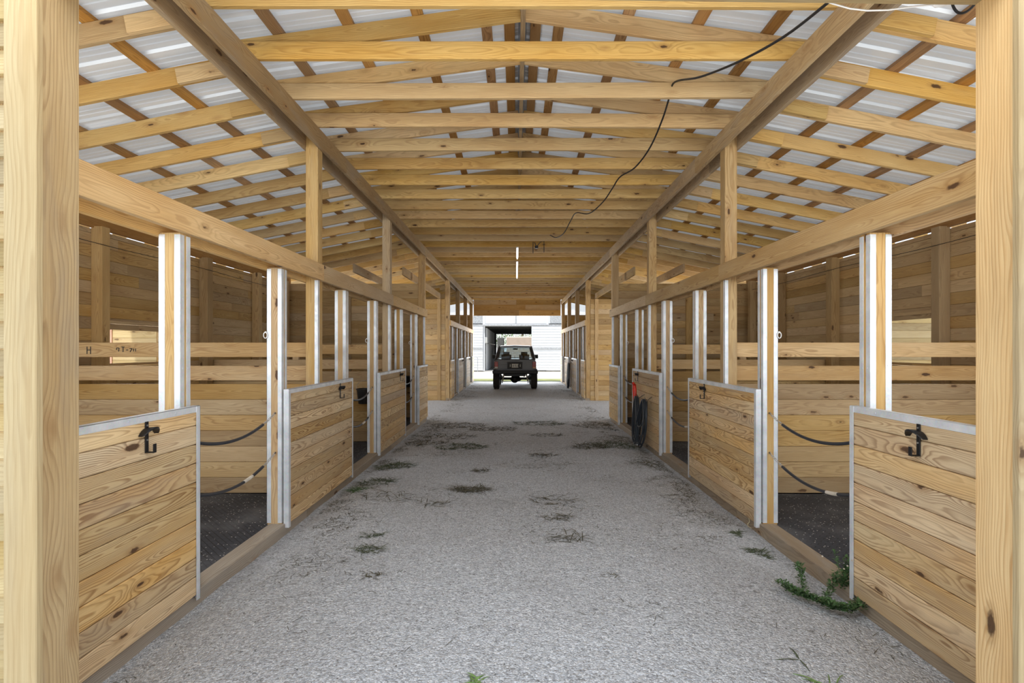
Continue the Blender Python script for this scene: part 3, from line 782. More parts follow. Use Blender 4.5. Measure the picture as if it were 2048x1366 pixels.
# ridge board and purlins
for i, (a, b) in enumerate(((.4, 6.0), (6.003, 12.0), (12.003, 18.0), (18.003, 24.3))):
    mb = MB(); mb.box(CX - .019, CX + .019, a, b, ZR - .01, ZR + .15)
    tag(mb.build('ridge_board', 'beam'), f'ridge board under the roof peak, {["nearest", "second", "third", "farthest"][i]} length', 'beam')
def z_top(r): return (z_in(r) if r < 2.32 else z_out(r)) + .142
pn = ['innermost', 'second', 'third', 'fourth', 'fifth', 'sixth', 'seventh', 'eighth', 'ninth', 'tenth', 'outermost']
for s in (-1, 1):
    for i, r in enumerate((.11, .30, .82, 1.36, 1.90, 2.38, 2.87, 3.41, 3.96, 4.50, 5.04)):
        root = empty('roof_purlin', (xr(s, r), 12, z_top(r)), f'roof batten running the barn length on the {SIDE[s]} slope, {pn[i]} from the ridge', 'roof batten', 'roof battens under the sheets')
        y = .37
        ln = [3.0, 6.6, 4.3, 5.0][i % 4]
        while y < 24.3:
            y2 = min(24.3, y + ln); ln = 4.9
            sl = SL1 if r < 2.32 else SL2
            mb = MB(); up = Vector((s * sl, 0, 1)).normalized()
            mb.beam((xr(s, r), y, z_top(r) + .019), (xr(s, r), y2 - .003, z_top(r) + .019), .088, .036, up=up); mb.build('batten_length', 'purlin', root)
            y = y2
# corrugated sheets
def roof_sheet(s):
    mb = MB(); prof = []
    y = .35  # front overhang, out of view, extended to keep sun off the entrance
    while y < 24.4:
        prof += [(y, 0), (y + .008, .0), (y + .022, .020), (y + .045, .020), (y + .058, 0), (y + .115, 0), (y + .122, .005), (y + .132, .005), (y + .139, 0), (y + .17, 0), (y + .177, .005), (y + .187, .005), (y + .194, 0)]
        y += .229
    rs = [.035, 2.29, 2.43, 5.75]
    zz = lambda r: (z_in(r) if r < 2.3 else z_out(r)) + .142 + .040
    vs = []; fs = []
    for (yy, h) in prof:
        for r in rs: vs.append((xr(s, r), yy, zz(r) + h))
    n = len(rs)
    for a in range(len(prof) - 1):
        for b in range(n - 1): fs.append((a * n + b, a * n + b + 1, (a + 1) * n + b + 1, (a + 1) * n + b))
    mb.raw(vs, fs)
    return mb
for s in (-1, 1):
    o = roof_sheet(s).build('ceiling', 'roof'); struct(o)
mb = MB(); mb.prism([(CX - .16, ZR + .142 + .055), (CX, ZR + .142 + .085), (CX + .16, ZR + .142 + .055), (CX + .16, ZR + .142 + .058), (CX, ZR + .142 + .089), (CX - .16, ZR + .142 + .058)], .35, 24.4)
struct(mb.build('ceiling', 'metalgrey'))

# ------------------------------------------------------------------ cables and lights overhead
def cable(name, pts, r, mat, label, cat, res=6):
    P = [Vector(p) for p in pts]; outp = []
    for i in range(len(P) - 1):
        p0 = P[max(i - 1, 0)]; p1 = P[i]; p2 = P[i + 1]; p3 = P[min(i + 2, len(P) - 1)]
        for q in range(res):
            t = q / res
            outp.append(.5 * ((2 * p1) + (p2 - p0) * t + (2 * p0 - 5 * p1 + 4 * p2 - p3) * t * t + (3 * p1 - p0 - 3 * p2 + p3) * t ** 3))
    outp.append(P[-1]); mb = MB(); mb.tube(outp, r, 7)
    return tag(mb.build(name, mat), label, cat)
cable('power_cable', [at(1660, 2, 2.75), at(1570, 72, 3.1), at(1480, 122, 3.55), at(1400, 154, 4.0), at(1350, 164, 4.48), at(1340, 190, 4.62), at(1325, 238, 4.9), at(1300, 295, 5.3), at(1270, 335, 5.7), at(1240, 354, 6.1),
      at(1224, 378, 6.45), at(1205, 405, 6.9), at(1178, 427, 7.5), at(1152, 426, 8.15), at(1141, 442, 8.6), at(1127, 467, 9.1), at(1112, 475, 9.6), at(1100, 470, 10.2)], .0085, 'blackplastic',
      'black cable looping down below the collar ties right of the ridge', 'cable')
t = empty('tube_light', at(1034, 506, 11.8), 'nearer of two thin white tube lights under the ties near the ridge', 'light', 'tube lights under the ridge')
def tube_light(root, ya, yb):
    z = ZU1 - .045; mb = MB(); mb.tube([(.03, ya + .03, z), (.03, yb - .03, z)], .018, 10); mb.build('tube', 'tubeglow', root)
    mb = MB(); mb.box(.005, .055, ya, yb, z + .02, z + .042); mb.build('housing', 'white', root)
tube_light(t, 11.2, 12.45)
t = empty('tube_light', at(1033, 540, 14), 'farther of two thin white tube lights under the ties near the ridge', 'light', 'tube lights under the ridge')
tube_light(t, 13.0, 15.9)
t = empty('junction_box', at(1073, 492, 10.95), 'small dark junction box with dangling wires under a collar tie', 'electrical box')
c = at(1073, 494, 10.95); mb = MB(); mb.lathe(c, [(.03, -.03), (.038, -.02), (.038, .02), (.02, .03)], 'z', 12); mb.build('housing', 'blackplastic', t)
for (a, b) in ((1066, 486), (1088, 484)):
    mb = MB(); q = at(a, b, 10.95); mb.tube([c, (c + q) / 2 + Vector((0, 0, .05)), q + Vector((0, 0, .02)), q - Vector((0, 0, .12)), q - Vector((0, 0, .22))], .008, 6); mb.build('loose_wire', 'blackplastic', t)
t = empty('extension_lead', at(1750, 20, 1.78), 'white cable with a plug drooping at the top of the entrance, right side', 'cable')
mb = MB(); P = [at(1650, 2, 1.78), at(1668, 8, 1.78), at(1700, 17, 1.78), at(1735, 21, 1.78), at(1775, 20, 1.78), at(1820, 14, 1.78), at(1868, 9, 1.78)]; mb.tube(P, .0028, 7); mb.build('cord', 'white', t)
mb = MB(); mb.tube([at(1866, 10, 1.78), at(1872, 10, 1.78), at(1888, 6, 1.78), at(1892, 4, 1.78)], [.004, .009, .012, .010], 8); mb.build('plug', 'white', t)
cable('power_cable', [at(1903, -8, 1.85), at(1906, 12, 1.85), at(1916, 25, 1.85), at(1932, 24, 1.85), at(1948, 10, 1.85), at(1956, -6, 1.85)], .0045, 'blackplastic', 'short black cable loop at the top right corner of the entrance', 'cable')

# ------------------------------------------------------------------ hoses
def hose(name, s, y, ztop, zbot, wy, n, r, label, hook=True, nozzle=True, spread=1.0):
    x = X(s, -.065); root = empty(name, (x, y, zbot), label, 'hose')
    random.seed(11)
    for bi, (yc, wf) in enumerate(((y + .20 * spread, .9), (y - .34 * spread, .9))):
        for kk in range(n):
            mb = MB(); H = (ztop - zbot) * (random.uniform(.55, .8) if kk % 4 == 3 else random.uniform(.82, 1.0)); cy = yc + random.uniform(-.02, .02)
            W = wy * wf * random.uniform(.45, 1.15); pts = []
            xo = x - s * (.012 + .02 * (kk % 3)) - s * random.uniform(0, .02)
            for q in range(40):
                a = 6.28318 * q / 40; v = math.cos(a); u = math.sin(a)
                pts.append((xo - s * .02 * (1 - v) + s * .0 * u, cy + W * u * (.38 + .62 * ((1 - v) / 2) ** .8) + spread * (1 - v) * (.09 if bi else -.05), ztop - (random.uniform(0, .004)) - H * (1 - v) / 2))
            mb.tube(pts, r, 7, True); mb.build('hose_loop', 'hose', root)
    if nozzle:
        mb = MB(); c = Vector((x - s * .03, y + .34, ztop + .02))
        mb.tube([c + Vector((0, 0, -.10)), c + Vector((0, .01, -.02)), c + Vector((0, .03, .08)), c + Vector((0, .05, .16)), c + Vector((-s * .03, .0, .19))], [.024, .034, .036, .03, .02], 10)
        mb.tube([c + Vector((0, -.05, .02)), c + Vector((0, -.045, .09)), c + Vector((0, .0, .14))], .014, 8)
        q = mb.build('spray_nozzle', 'red', root); q['label'] = 'red spray nozzle'
    if hook:
        mb = MB(); mb.tube([(X(s, -.012), y + .02, ztop + .05), (X(s, -.1), y + .02, ztop - .01), (X(s, -.14), y + .02, ztop + .05)], .008, 6)
        mb.tube([(X(s, -.012), y - .42 * spread, ztop + .05), (X(s, -.1), y - .42 * spread, ztop - .015), (X(s, -.12), y - .42 * spread, ztop + .04)], .008, 6); mb.build('wall_hook', 'iron', root)
hose('garden_hose', 1, 8.28, .77, .0, .27, 8, .0125, 'dark coiled garden hose with red nozzle on the third right stall front')
hose('garden_hose', 1, 19.35, 1.0, .05, .20, 5, .016, 'coiled dark hose hanging on a far stall front beyond the cross aisle', True, False, .6)
random.seed(21)
cable('string', [(X(1, -.004), 4.62, .06), (X(1, -.002), 4.60, .03), (X(1, .0), 4.60, .01), (X(1, -.01), 4.61, -.01), (X(1, -.03), 4.56, -.012), (X(1, -.03), 4.5, -.01)], .004, 'cream', 'pale string hanging over the right ground timber by the chained post', 'string')

# ------------------------------------------------------------------ plants and litter
def blade(mb, base, d, L, w, lift=.3, droop=.5):
    """one narrow folded grass blade with thickness"""
    d = Vector(d).normalized(); side = d.cross(Vector((0, 0, 1))).normalized(); n = 4; vs = []
    for i in range(n + 1):
        t = i / n; p = Vector(base) + d * (L * t) + Vector((0, 0, L * (lift * t - droop * lift * 1.3 * t * t)))
        ww = w * (1 - t) ** .6 * (.6 + .4 * min(1, t * 4)) + .0004
        vs += [p - side * ww, p + Vector((0, 0, -.2 * ww)), p + side * ww, p + Vector((0, 0, .5 * ww))]
    fs = []
    for i in range(n):
        for q in range(4): fs.append((i * 4 + q, i * 4 + (q + 1) % 4, i * 4 + 4 + (q + 1) % 4, i * 4 + 4 + q))
    mb.raw(vs, fs)
def clump(px, py, n, R, L, mat, name, label, cat, w=.0016, lift=.35, sx=1.6, group=None):
    c = ground(px, py); c.z = terrain(c.x, c.y); mb = MB()
    for i in range(n):
        a = random.uniform(0, 6.283); rr = R * math.sqrt(random.random())
        b = Vector((c.x + math.cos(a) * rr * sx, c.y + math.sin(a) * rr, 0)); b.z = terrain(b.x, b.y) - .002
        if abs(b.x - CX) > 1.90: continue
        an = random.uniform(0, 6.283); blade(mb, b, (math.cos(an) * 1.5, math.sin(an), 0), L * random.uniform(.4, 1.1), w * random.uniform(.7, 1.4), lift * random.uniform(.2, 1.3))
    return tag(mb.build(name, mat), label, cat, group)
tufts = [
 (735, 1098, 26, .07, .13, 'drygreen', 'low grass tuft on gravel, nearest one along the left kick board'),
 (745, 1067, 18, .06, .10, 'drygreen', 'small grass tuft just behind the nearest left-hand tuft'),
 (745, 1148, 20, .06, .05, 'straw', 'flattened brownish grass patch nearest the left of the aisle'),
 (940, 977, 46, .12, .16, 'straw', 'dark dried grass tuft lying in the middle of the aisle'),
 (870, 1004, 22, .10, .12, 'straw', 'thin scattered dried stalks left of the middle tuft'),
 (1110, 1000, 26, .14, .14, 'straw', 'sparse dried stalks right of the aisle middle'),
 (1115, 1032, 26, .09, .13, 'straw', 'dried stalk bunch just nearer than the sparse right stalks'),
 (1142, 1075, 18, .12, .18, 'straw', 'spiky dried stalks on the gravel, nearest right of centre'),
 (1225, 1150, 8, .04, .06, 'straw', 'tiny brown tuft alone in the near right gravel'),
 (790, 932, 60, .16, .13, 'drygreen', 'greenish grass tuft against the left kick board by the second stall'),
 (750, 962, 40, .15, .13, 'drygreen', 'grass tuft against the left kick board below the greenish one'),
 (700, 976, 36, .12, .12, 'weed', 'dark green weed patch at the foot of the second left stall front'),
 (783, 992, 30, .20, .16, 'straw', 'loose dried stalks beside the left-hand weed patch'),
 (960, 940, 12, .08, .14, 'straw', 'small dried tuft behind the middle tuft'),
 (920, 893, 60, .26, .16, 'drygreen', 'wide low grass patch in the middle distance, left of centre'),
 (855, 884, 34, .22, .13, 'straw', 'thin dried patch left of the wide low grass patch'),
 (900, 873, 40, .30, .14, 'straw', 'thin dried patch behind the wide low grass patch'),
 (985, 857, 46, .28, .14, 'straw', 'dark dried patch near the centre of the aisle, far back'),
 (910, 850, 60, .38, .14, 'straw', 'far dried patch level with the third left stall opening'),
 (1080, 846, 54, .34, .16, 'drygreen', 'far greenish patch right of the aisle centre'),
 (1095, 868, 22, .2, .12, 'straw', 'thin dried patch nearer than the far greenish one'),
 (1230, 850, 110, .55, .17, 'straw', 'broad dark dried patch beside the hose on the right'),
 (1180, 893, 50, .2, .14, 'straw', 'dried patch left of the hanging hose foot'),
 (1235, 890, 70, .3, .16, 'drygreen', 'tangled dry grass directly below the hanging hose'),
 (1085, 908, 18, .12, .13, 'straw', 'faint dried stalks right of centre in mid aisle'),
 (1330, 925, 50, .2, .12, 'straw', 'dried grass along the right kick board before the hose'),
 (1410, 985, 40, .22, .10, 'straw', 'dried grass along the right kick board by the second stall front'),
 (1500, 1060, 90, .10, .10, 'drygreen', 'grassy litter in front of the chained right post'),
 (1525, 1098, 70, .08, .09, 'drygreen', 'grassy litter just nearer than the chained right post'),
 (840, 838, 20, .25, .12, 'straw', 'far dried stalks beside the left corner post'),
]
for t_ in tufts:
    clump(t_[0], t_[1], int(t_[2] * 3.6 * (.55 if t_[1] > 990 else 1)), t_[3], t_[4], t_[5], 'grass_tuft', t_[6], 'grass tuft', w=.0026 + .00025 * ground(t_[0], t_[1]).y, lift=.5)
# fresh blades in the foreground
for (px, py, n, R, L, lab) in ((955, 1356, 22, .02, .06, 'small bright green weed at the bottom edge of the gravel'),):
    clump(px, py, n, R, L, 'weedbright', 'weed', lab, 'weed', w=.005, lift=.5, sx=1)
def arc_blades(name, specs, label, mat='weedbright'):
    mb = MB()
    for (px, py, qx, qy, w, z) in specs:
        a = ground(px, py); b = ground(qx, qy); d = b - a; blade(mb, a + Vector((0, 0, terrain(a.x, a.y) + .002)), d, d.length, w, z, 1.0)
    return tag(mb.build(name, mat), label, 'weed')
arc_blades('green_sprig', [(1598, 1316, 1575, 1288, .005, .3), (1596, 1318, 1540, 1318, .004, .2), (1600, 1318, 1622, 1344, .004, .15), (1594, 1312, 1588, 1300, .004, .3)], 'fresh green grass sprig lying on the near right gravel', 'drygreen')
arc_blades('green_sprig', [(1640, 1364, 1570, 1340, .006, .3), (1650, 1366, 1590, 1352, .005, .2), (1660, 1366, 1655, 1340, .003, .4), (1672, 1366, 1690, 1342, .003, .4), (1636, 1366, 1612, 1356, .005, .2)], 'fresh green grass sprig cut by the bottom edge of the picture, right', 'weedbright')
# creeping weed by the right-hand stall opening
def leafy(mb, stem, nl, ls, spread):
    P = [Vector(p) for p in stem]
    mb.tube(P, .002, 5)
    for i in range(nl):
        t = random.random() * (len(P) - 1); k = min(int(t), len(P) - 2); p = P[k].lerp(P[k + 1], t - k)
        a = random.uniform(0, 6.283); d = Vector((math.cos(a), math.sin(a), random.uniform(.0, .9))); L = ls * random.uniform(.6, 1.5)
        p = p + Vector((random.uniform(-1, 1), random.uniform(-1, 1), random.uniform(0, 1))) * spread
        u = d.normalized(); sd_ = u.cross(Vector((0, 0, 1))).normalized() * L * .28; q = p + u * L; m_ = p + u * L * .5
        mb.raw([p, m_ + sd_, q, m_ - sd_, m_ + Vector((0, 0, -.0015))], [(0, 1, 2, 3), (0, 4, 1), (1, 4, 2), (2, 4, 3), (3, 4, 0)])
t = empty('creeping_weed', ground(1650, 1215), 'bushy green weed creeping round the foot of the right-hand chained opening', 'weed')
mb = MB()
g = lambda px, py, z=.015: ground(px, py) + Vector((0, 0, z))
leafy(mb, [g(1562, 1175), g(1590, 1192), g(1620, 1203), g(1648, 1214), g(1665, 1222), g(1700, 1228), g(1722, 1216)], 1100, .022, .030)
leafy(mb, [g(1606, 1192), g(1603, 1170, .05), g(1596, 1152, .08)], 220, .020, .020)
leafy(mb, [g(1650, 1214), g(1662, 1188, .04), g(1672, 1172, .08)], 220, .020, .020)
leafy(mb, [(X(1, .0), 3.30, .03), (X(1, .0), 3.27, .08), (X(1, .02), 3.25, .14), (X(1, .02), 3.24, .22)], 420, .022, .032)
leafy(mb, [(X(1, .03), 3.34, .05), (X(1, .05), 3.42, .13), (X(1, .05), 3.46, .20)], 60, .018, .009)
mb.build('foliage', 'weed', t)
mb = MB()
for p in ((1688, 1138), (1695, 1132), (1704, 1121), (1645, 1113)):
    c_ = at(p[0], p[1], 3.15); mb.lathe(c_, [(.002, -.004), (.006, 0), (.004, .004)], 'z', 7)
q = mb.build('seed_heads', 'tape', t); q['label'] = 'pale seed heads'
# loose litter and pebbles: uncountable
mb = MB(); random.seed(5)
for i in range(26000):
    y = random.uniform(2.3, 22) if random.random() < .35 else random.gauss(7.2, 2.4)
    if y < 2.3 or y > 23: continue
    e = random.random(); x = CX + random.uniform(-1.96, 1.96) if e < .5 else CX + random.choice((-1, 1)) * (1.98 - abs(random.gauss(0, .3)))
    if abs(x - CX) > 1.99: continue
    dn = noise.noise(Vector((x * 1.1, y * 1.5, 3))) + .5 * noise.noise(Vector((x * 4, y * 5, 8))) + (.22 if abs(x - CX) > 1.5 and y > 4.5 else 0)
    if random.random() > (dn - .12) * 2.2 + .05 + (.06 if 5 < y < 12 else 0): continue
    a = random.uniform(0, 6.283); blade(mb, (x, y, terrain(x, y) + .001), (math.cos(a), math.sin(a), 0), random.uniform(.02, .09), .0012 + .0002 * y, .08, .8)
tag(mb.build('straw_litter', 'straw'), 'thin dried grass bits scattered over the gravel aisle', 'litter', kind='stuff')
mb = MB()
for i in range(9000):
    y = 2.0 + 7 * random.random() ** 1.7; x = CX + random.uniform(-1.97, 1.97)
    r = random.uniform(.0022, .0058); z = terrain(x, y) + r * .3
    a = random.uniform(0, 3); ca, sa = math.cos(a), math.sin(a)
    P = [(1.3, 0, 0), (0, 1, 0), (-1.1, 0.2, 0), (0, -1, .1), (.1, 0, .75), (0, 0, -.7)]
    mb.raw([(x + r * (p[0] * ca - p[1] * sa), y + r * (p[0] * sa + p[1] * ca), z + r * p[2]) for p in P], [(0, 1, 4), (1, 2, 4), (2, 3, 4), (3, 0, 4), (1, 0, 5), (2, 1, 5), (3, 2, 5), (0, 3, 5)])
M['pebble'] = None
def peb():
    m, t, b = new_mat('pebbles'); N = NT(t); g_ = N.n('ShaderNodeNewGeometry')
    N.l(N.ramp(g_.outputs['Random Per Island'], [(0, (.10, .095, .09)), (.12, (.28, .27, .26)), (.6, (.46, .45, .43)), (1, (.85, .84, .82))]), b.inputs['Base Color']); b.inputs['Roughness'].default_value = .85
    return m
M['pebble'] = peb()
tag(mb.build('loose_pebbles', 'pebble'), 'loose pale and dark pebbles over the near gravel', 'gravel', kind='stuff')

# ------------------------------------------------------------------ vehicle
def vehicle():
    cx, y0 = -.03, 19.55           # rear bumper
    V = lambda x, y, z: (cx + x, y0 + y, z)
    root = empty('off_road_vehicle', (cx, y0 + 2, 0), 'lifted dark off-road vehicle parked facing away between the far stalls', 'car')
    W = .80
    def loft(sections, name, mat):
        mb = MB(); n = len(sections[0]); vs = [V(*p) for sct in sections for p in sct]; fs = []
        for i in range(len(sections) - 1):
            for k in range(n): fs.append((i * n + k, i * n + (k + 1) % n, (i + 1) * n + (k + 1) % n, (i + 1) * n + k))
        fs += [tuple(range(n)), tuple((len(sections) - 1) * n + k for k in range(n))[::-1]]
        mb.raw(vs, fs); return mb.build(name, mat, root)
    def sec(y, w, zb, zt, wt): return [(-w * .94, y, zb), (w * .94, y, zb), (w, y, zb + .08), (w, y, zt - .12), (wt, y, zt), (-wt, y, zt), (-w, y, zt - .12), (-w, y, zb + .08)]
    loft([sec(.06, W - .02, .60, 1.13, W - .07), sec(.14, W, .58, 1.16, W - .06), sec(2.4, W, .58, 1.16, W - .06), sec(2.7, W, .58, 1.14, W - .06), sec(3.7, W - .06, .60, 1.06, W - .14), sec(3.8, W - .1, .62, .98, W - .18)], 'body', 'car')
    # cabin pillars + roof
    zt = 1.665; wt = .60; wb = .735
    def bar(a, b, w_, h_, name='pillar'):
        mb = MB(); mb.beam(V(*a), V(*b), w_, h_, ch=.01); mb.build(name, 'car', root)
    for q in (-1, 1):
        bar((q * wb, .16, 1.13), (q * wt, .36, zt - .03), .09, .07)
        bar((q * wb, 1.2, 1.14), (q * wt, 1.15, zt - .03), .06, .07)
        bar((q * wb, 2.5, 1.12), (q * wt, 2.0, zt - .03), .06, .06)
    mb = MB(); 
    vs = [V(x, y, z) for (y, zz) in ((.30, -.015), (.42, 0), (1.9, 0), (2.05, -.03)) for (x, z) in ((-wt - .03, zt - .06 + zz), (-wt + .04, zt + .005 + zz), (0, zt + .025 + zz), (wt - .04, zt + .005 + zz), (wt + .03, zt - .06 + zz), (0, zt - .05 + zz))]
    fs = [(i * 6 + k, i * 6 + (k + 1) % 6, i * 6 + 6 + (k + 1) % 6, i * 6 + 6 + k) for i in range(3) for k in range(6)] + [tuple(range(6)), tuple(18 + k for k in range(6))]
    mb.raw(vs, fs); mb.smooth = True; mb.build('roof', 'car', root)
    mb = MB(); a = [V(-.67, .17, 1.17), V(.67, .17, 1.17), V(.57, .34, 1.60), V(-.57, .34, 1.60)]; b_ = [(p[0], p[1] + .006, p[2]) for p in a]
    mb.raw(a + b_, [(0, 1, 2, 3), (7, 6, 5, 4), (0, 4, 5, 1), (1, 5, 6, 2), (2, 6, 7, 3), (3, 7, 4, 0)]); mb.build('rear_window', 'glass', root)
    mb = MB(); a = [V(-.67, 2.46, 1.15), V(.67, 2.46, 1.15), V(.57, 2.05, 1.60), V(-.57, 2.05, 1.60)]; b_ = [(p[0], p[1] + .006, p[2]) for p in a]
    mb.raw(a + b_, [(0, 1, 2, 3), (7, 6, 5, 4), (0, 4, 5, 1), (1, 5, 6, 2), (2, 6, 7, 3), (3, 7, 4, 0)]); mb.build('windscreen', 'glass', root)
    for q in (-1, 1):      # seats, mirrors, wheels
        mb = MB(); mb.beam(V(q * .36, 1.35, .85), V(q * .36, 1.25, 1.30), .40, .14, up=(0, 1, 0), ch=.05); mb.beam(V(q * .36, 1.24, 1.26), V(q * .36, 1.22, 1.42), .26, .10, up=(0, 1, 0), ch=.04)
        mb.build('seat', 'blackplastic', root)
        mb = MB(); mb.beam(V(q * .80, 2.2, 1.22), V(q * .96, 2.2, 1.22), .08, .16, ch=.03); mb.build('mirror', 'blackplastic', root)
        mb = MB(); mb.box(cx + q * .655, cx + q * .79, y0 + .02, y0 + .08, .80, 1.06, ch=.015); lm = mb.build('tail_lamp', 'lamp_red', root); lm['label'] = 'red tail lamp'
        mb = MB(); mb.box(cx + q * .665, cx + q * .78, y0 + .015, y0 + .05, .80, .87, ch=.008); mb.build('indicator_lens', 'lamp_amber' if q > 0 else 'plate', lm)
        mb = MB(); mb.box(cx + q * .84, cx + q * .74, y0 + .05, y0 + 1.3, .70, .78, ch=.03); mb.build('wheel_arch', 'blackplastic', root)
        for (yy, nm) in ((.62, 'rear'), (3.0, 'front')):
            c = V(q * .73, yy, .385); mb = MB()
            mb.lathe(c, [(.20, -.125), (.33, -.125), (.365, -.11), (.39, -.08), (.395, 0), (.39, .08), (.365, .11), (.33, .125), (.20, .125)], 'x', 36)
            wl = mb.build('wheel', 'tire', root)
            mb = MB()
            for kx in range(36):
                a_ = 6.283 * kx / 36
                for (sd2, off) in ((-1, 0), (1, .5)):
                    a2 = a_ + off * .17; p = Vector(c) + Vector((sd2 * .055, math.cos(a2) * .397, math.sin(a2) * .397)); u = Vector((0, math.cos(a2), math.sin(a2)))
                    mb.beam(p - Vector((.045, 0, 0)), p + Vector((.045, 0, 0)), .035, .018, up=u, ch=.003)
            mb.build('tread', 'tire', wl)
            mb = MB(); mb.lathe(c, [(.03, -.10), (.20, -.10), (.21, .0), (.20, .10), (.03, .10)], 'x', 24); mb.build('rim', 'iron', wl)
    mb = MB(); mb.beam(V(-.86, -.02, .66), V(.86, -.02, .66), .14, .11, ch=.03); mb.build('rear_bumper', 'blackplastic', root)
    mb = MB(); mb.box(cx - .30, cx + .27, y0 + .02, y0 + .065, .78, 1.05, ch=.02); tg = mb.build('plate_recess', 'blackplastic', root)
    mb = MB(); mb.box(cx - .60, cx - .32, y0 + .035, y0 + .062, .79, .94, ch=.01); mb.build('tailgate_pressing', 'car', root)
    pl = MB(); pl.box(cx - .235, cx + .215, y0 + .005, y0 + .018, .825, .985, ch=.004); p_ = pl.build('number_plate', 'blackplastic', root)
    pl = MB(); pl.box(cx - .13, cx + .12, y0 - .002, y0 + .006, .835, .975, ch=.002); pp = pl.build('plate_face', 'plate', p_); pp['label'] = 'pale centre of the plate'
    ch = MB()
    for kx in range(5):        # the plate's characters, as blurred strokes
        x_ = cx - .105 + kx * .048; 
        ch.box(x_, x_ + .012, y0 - .006, y0 - .001, .865, .945, ch=.001)
        if kx % 2 == 0: ch.box(x_ + .022, x_ + .032, y0 - .006, y0 - .001, .865, .945, ch=.001)
        ch.box(x_, x_ + .03, y0 - .006, y0 - .001, (.865, .90, .935)[kx % 3], (.875, .91, .945)[kx % 3], ch=.001)
    ch.build('plate_characters', 'platedark', pp)
    sd_ = MB()
    for q in (-1, 1): sd_.box(cx - .01 + q * .19, cx + .01 + q * .19, y0 - .001, y0 + .006, .86, .96, ch=.002)
    sd_.build('plate_bolt', 'plate', p_)
    # running gear
    mb = MB(); mb.tube([V(-.62, .62, .385), V(.62, .62, .385)], .05, 12); mb.lathe(V(-.02, .60, .37), [(.05, -.16), (.13, -.10), (.16, 0), (.13, .10), (.05, .14)], 'y', 18); mb.build('rear_axle', 'black', root)
    mb = MB(); mb.lathe(V(.02, .62, .37), [(.04, -.22), (.09, -.14), (.13, 0), (.09, .14), (.04, .22)], 'x', 16); mb.build('differential', 'black', root)
    for q in (-1, 1):
        mb = MB(); mb.tube([V(q * .50, .50, .28), V(q * .42, .45, .62)], .030, 8); mb.tube([V(q * .50, .50, .28), V(q * .43, .45, .56)], .022, 8); sx_ = mb.build('shock_absorber', 'tape', root); sx_['label'] = 'pale shock absorber'
        mb = MB(); mb.beam(V(q * .52, .05, .52), V(q * .52, 1.2, .42), .06, .05); mb.build('leaf_spring', 'black', root)
        mb = MB(); mb.tube([V(q * .50, .45, .27), V(q * .50, .45, .22)], .02, 8); mb.build('shackle', 'iron', root)
    mb = MB(); mb.box(cx - .42, cx + .40, y0 + .1, y0 + 3.3, .50, .60, ch=.03); mb.box(cx - .15, cx + .18, y0 + .9, y0 + 1.5, .40, .55, ch=.04); mb.build('underbody', 'black', root)
    mb = MB(); mb.tube([V(.34, -.02, .50), V(.34, .9, .48)], .025, 8); mb.build('exhaust_pipe', 'iron', root)
    mb = MB(); mb.beam(V(-.10, 1.75, 1.54), V(.10, 1.75, 1.54), .03, .05, ch=.01); mb.build('rear_view_mirror', 'blackplastic', root)
    mb = MB(); mb.beam(V(-.66, 2.2, 1.15), V(.66, 2.2, 1.15), .5, .06, ch=.02); mb.build('dashboard', 'blackplastic', root)
vehicle()

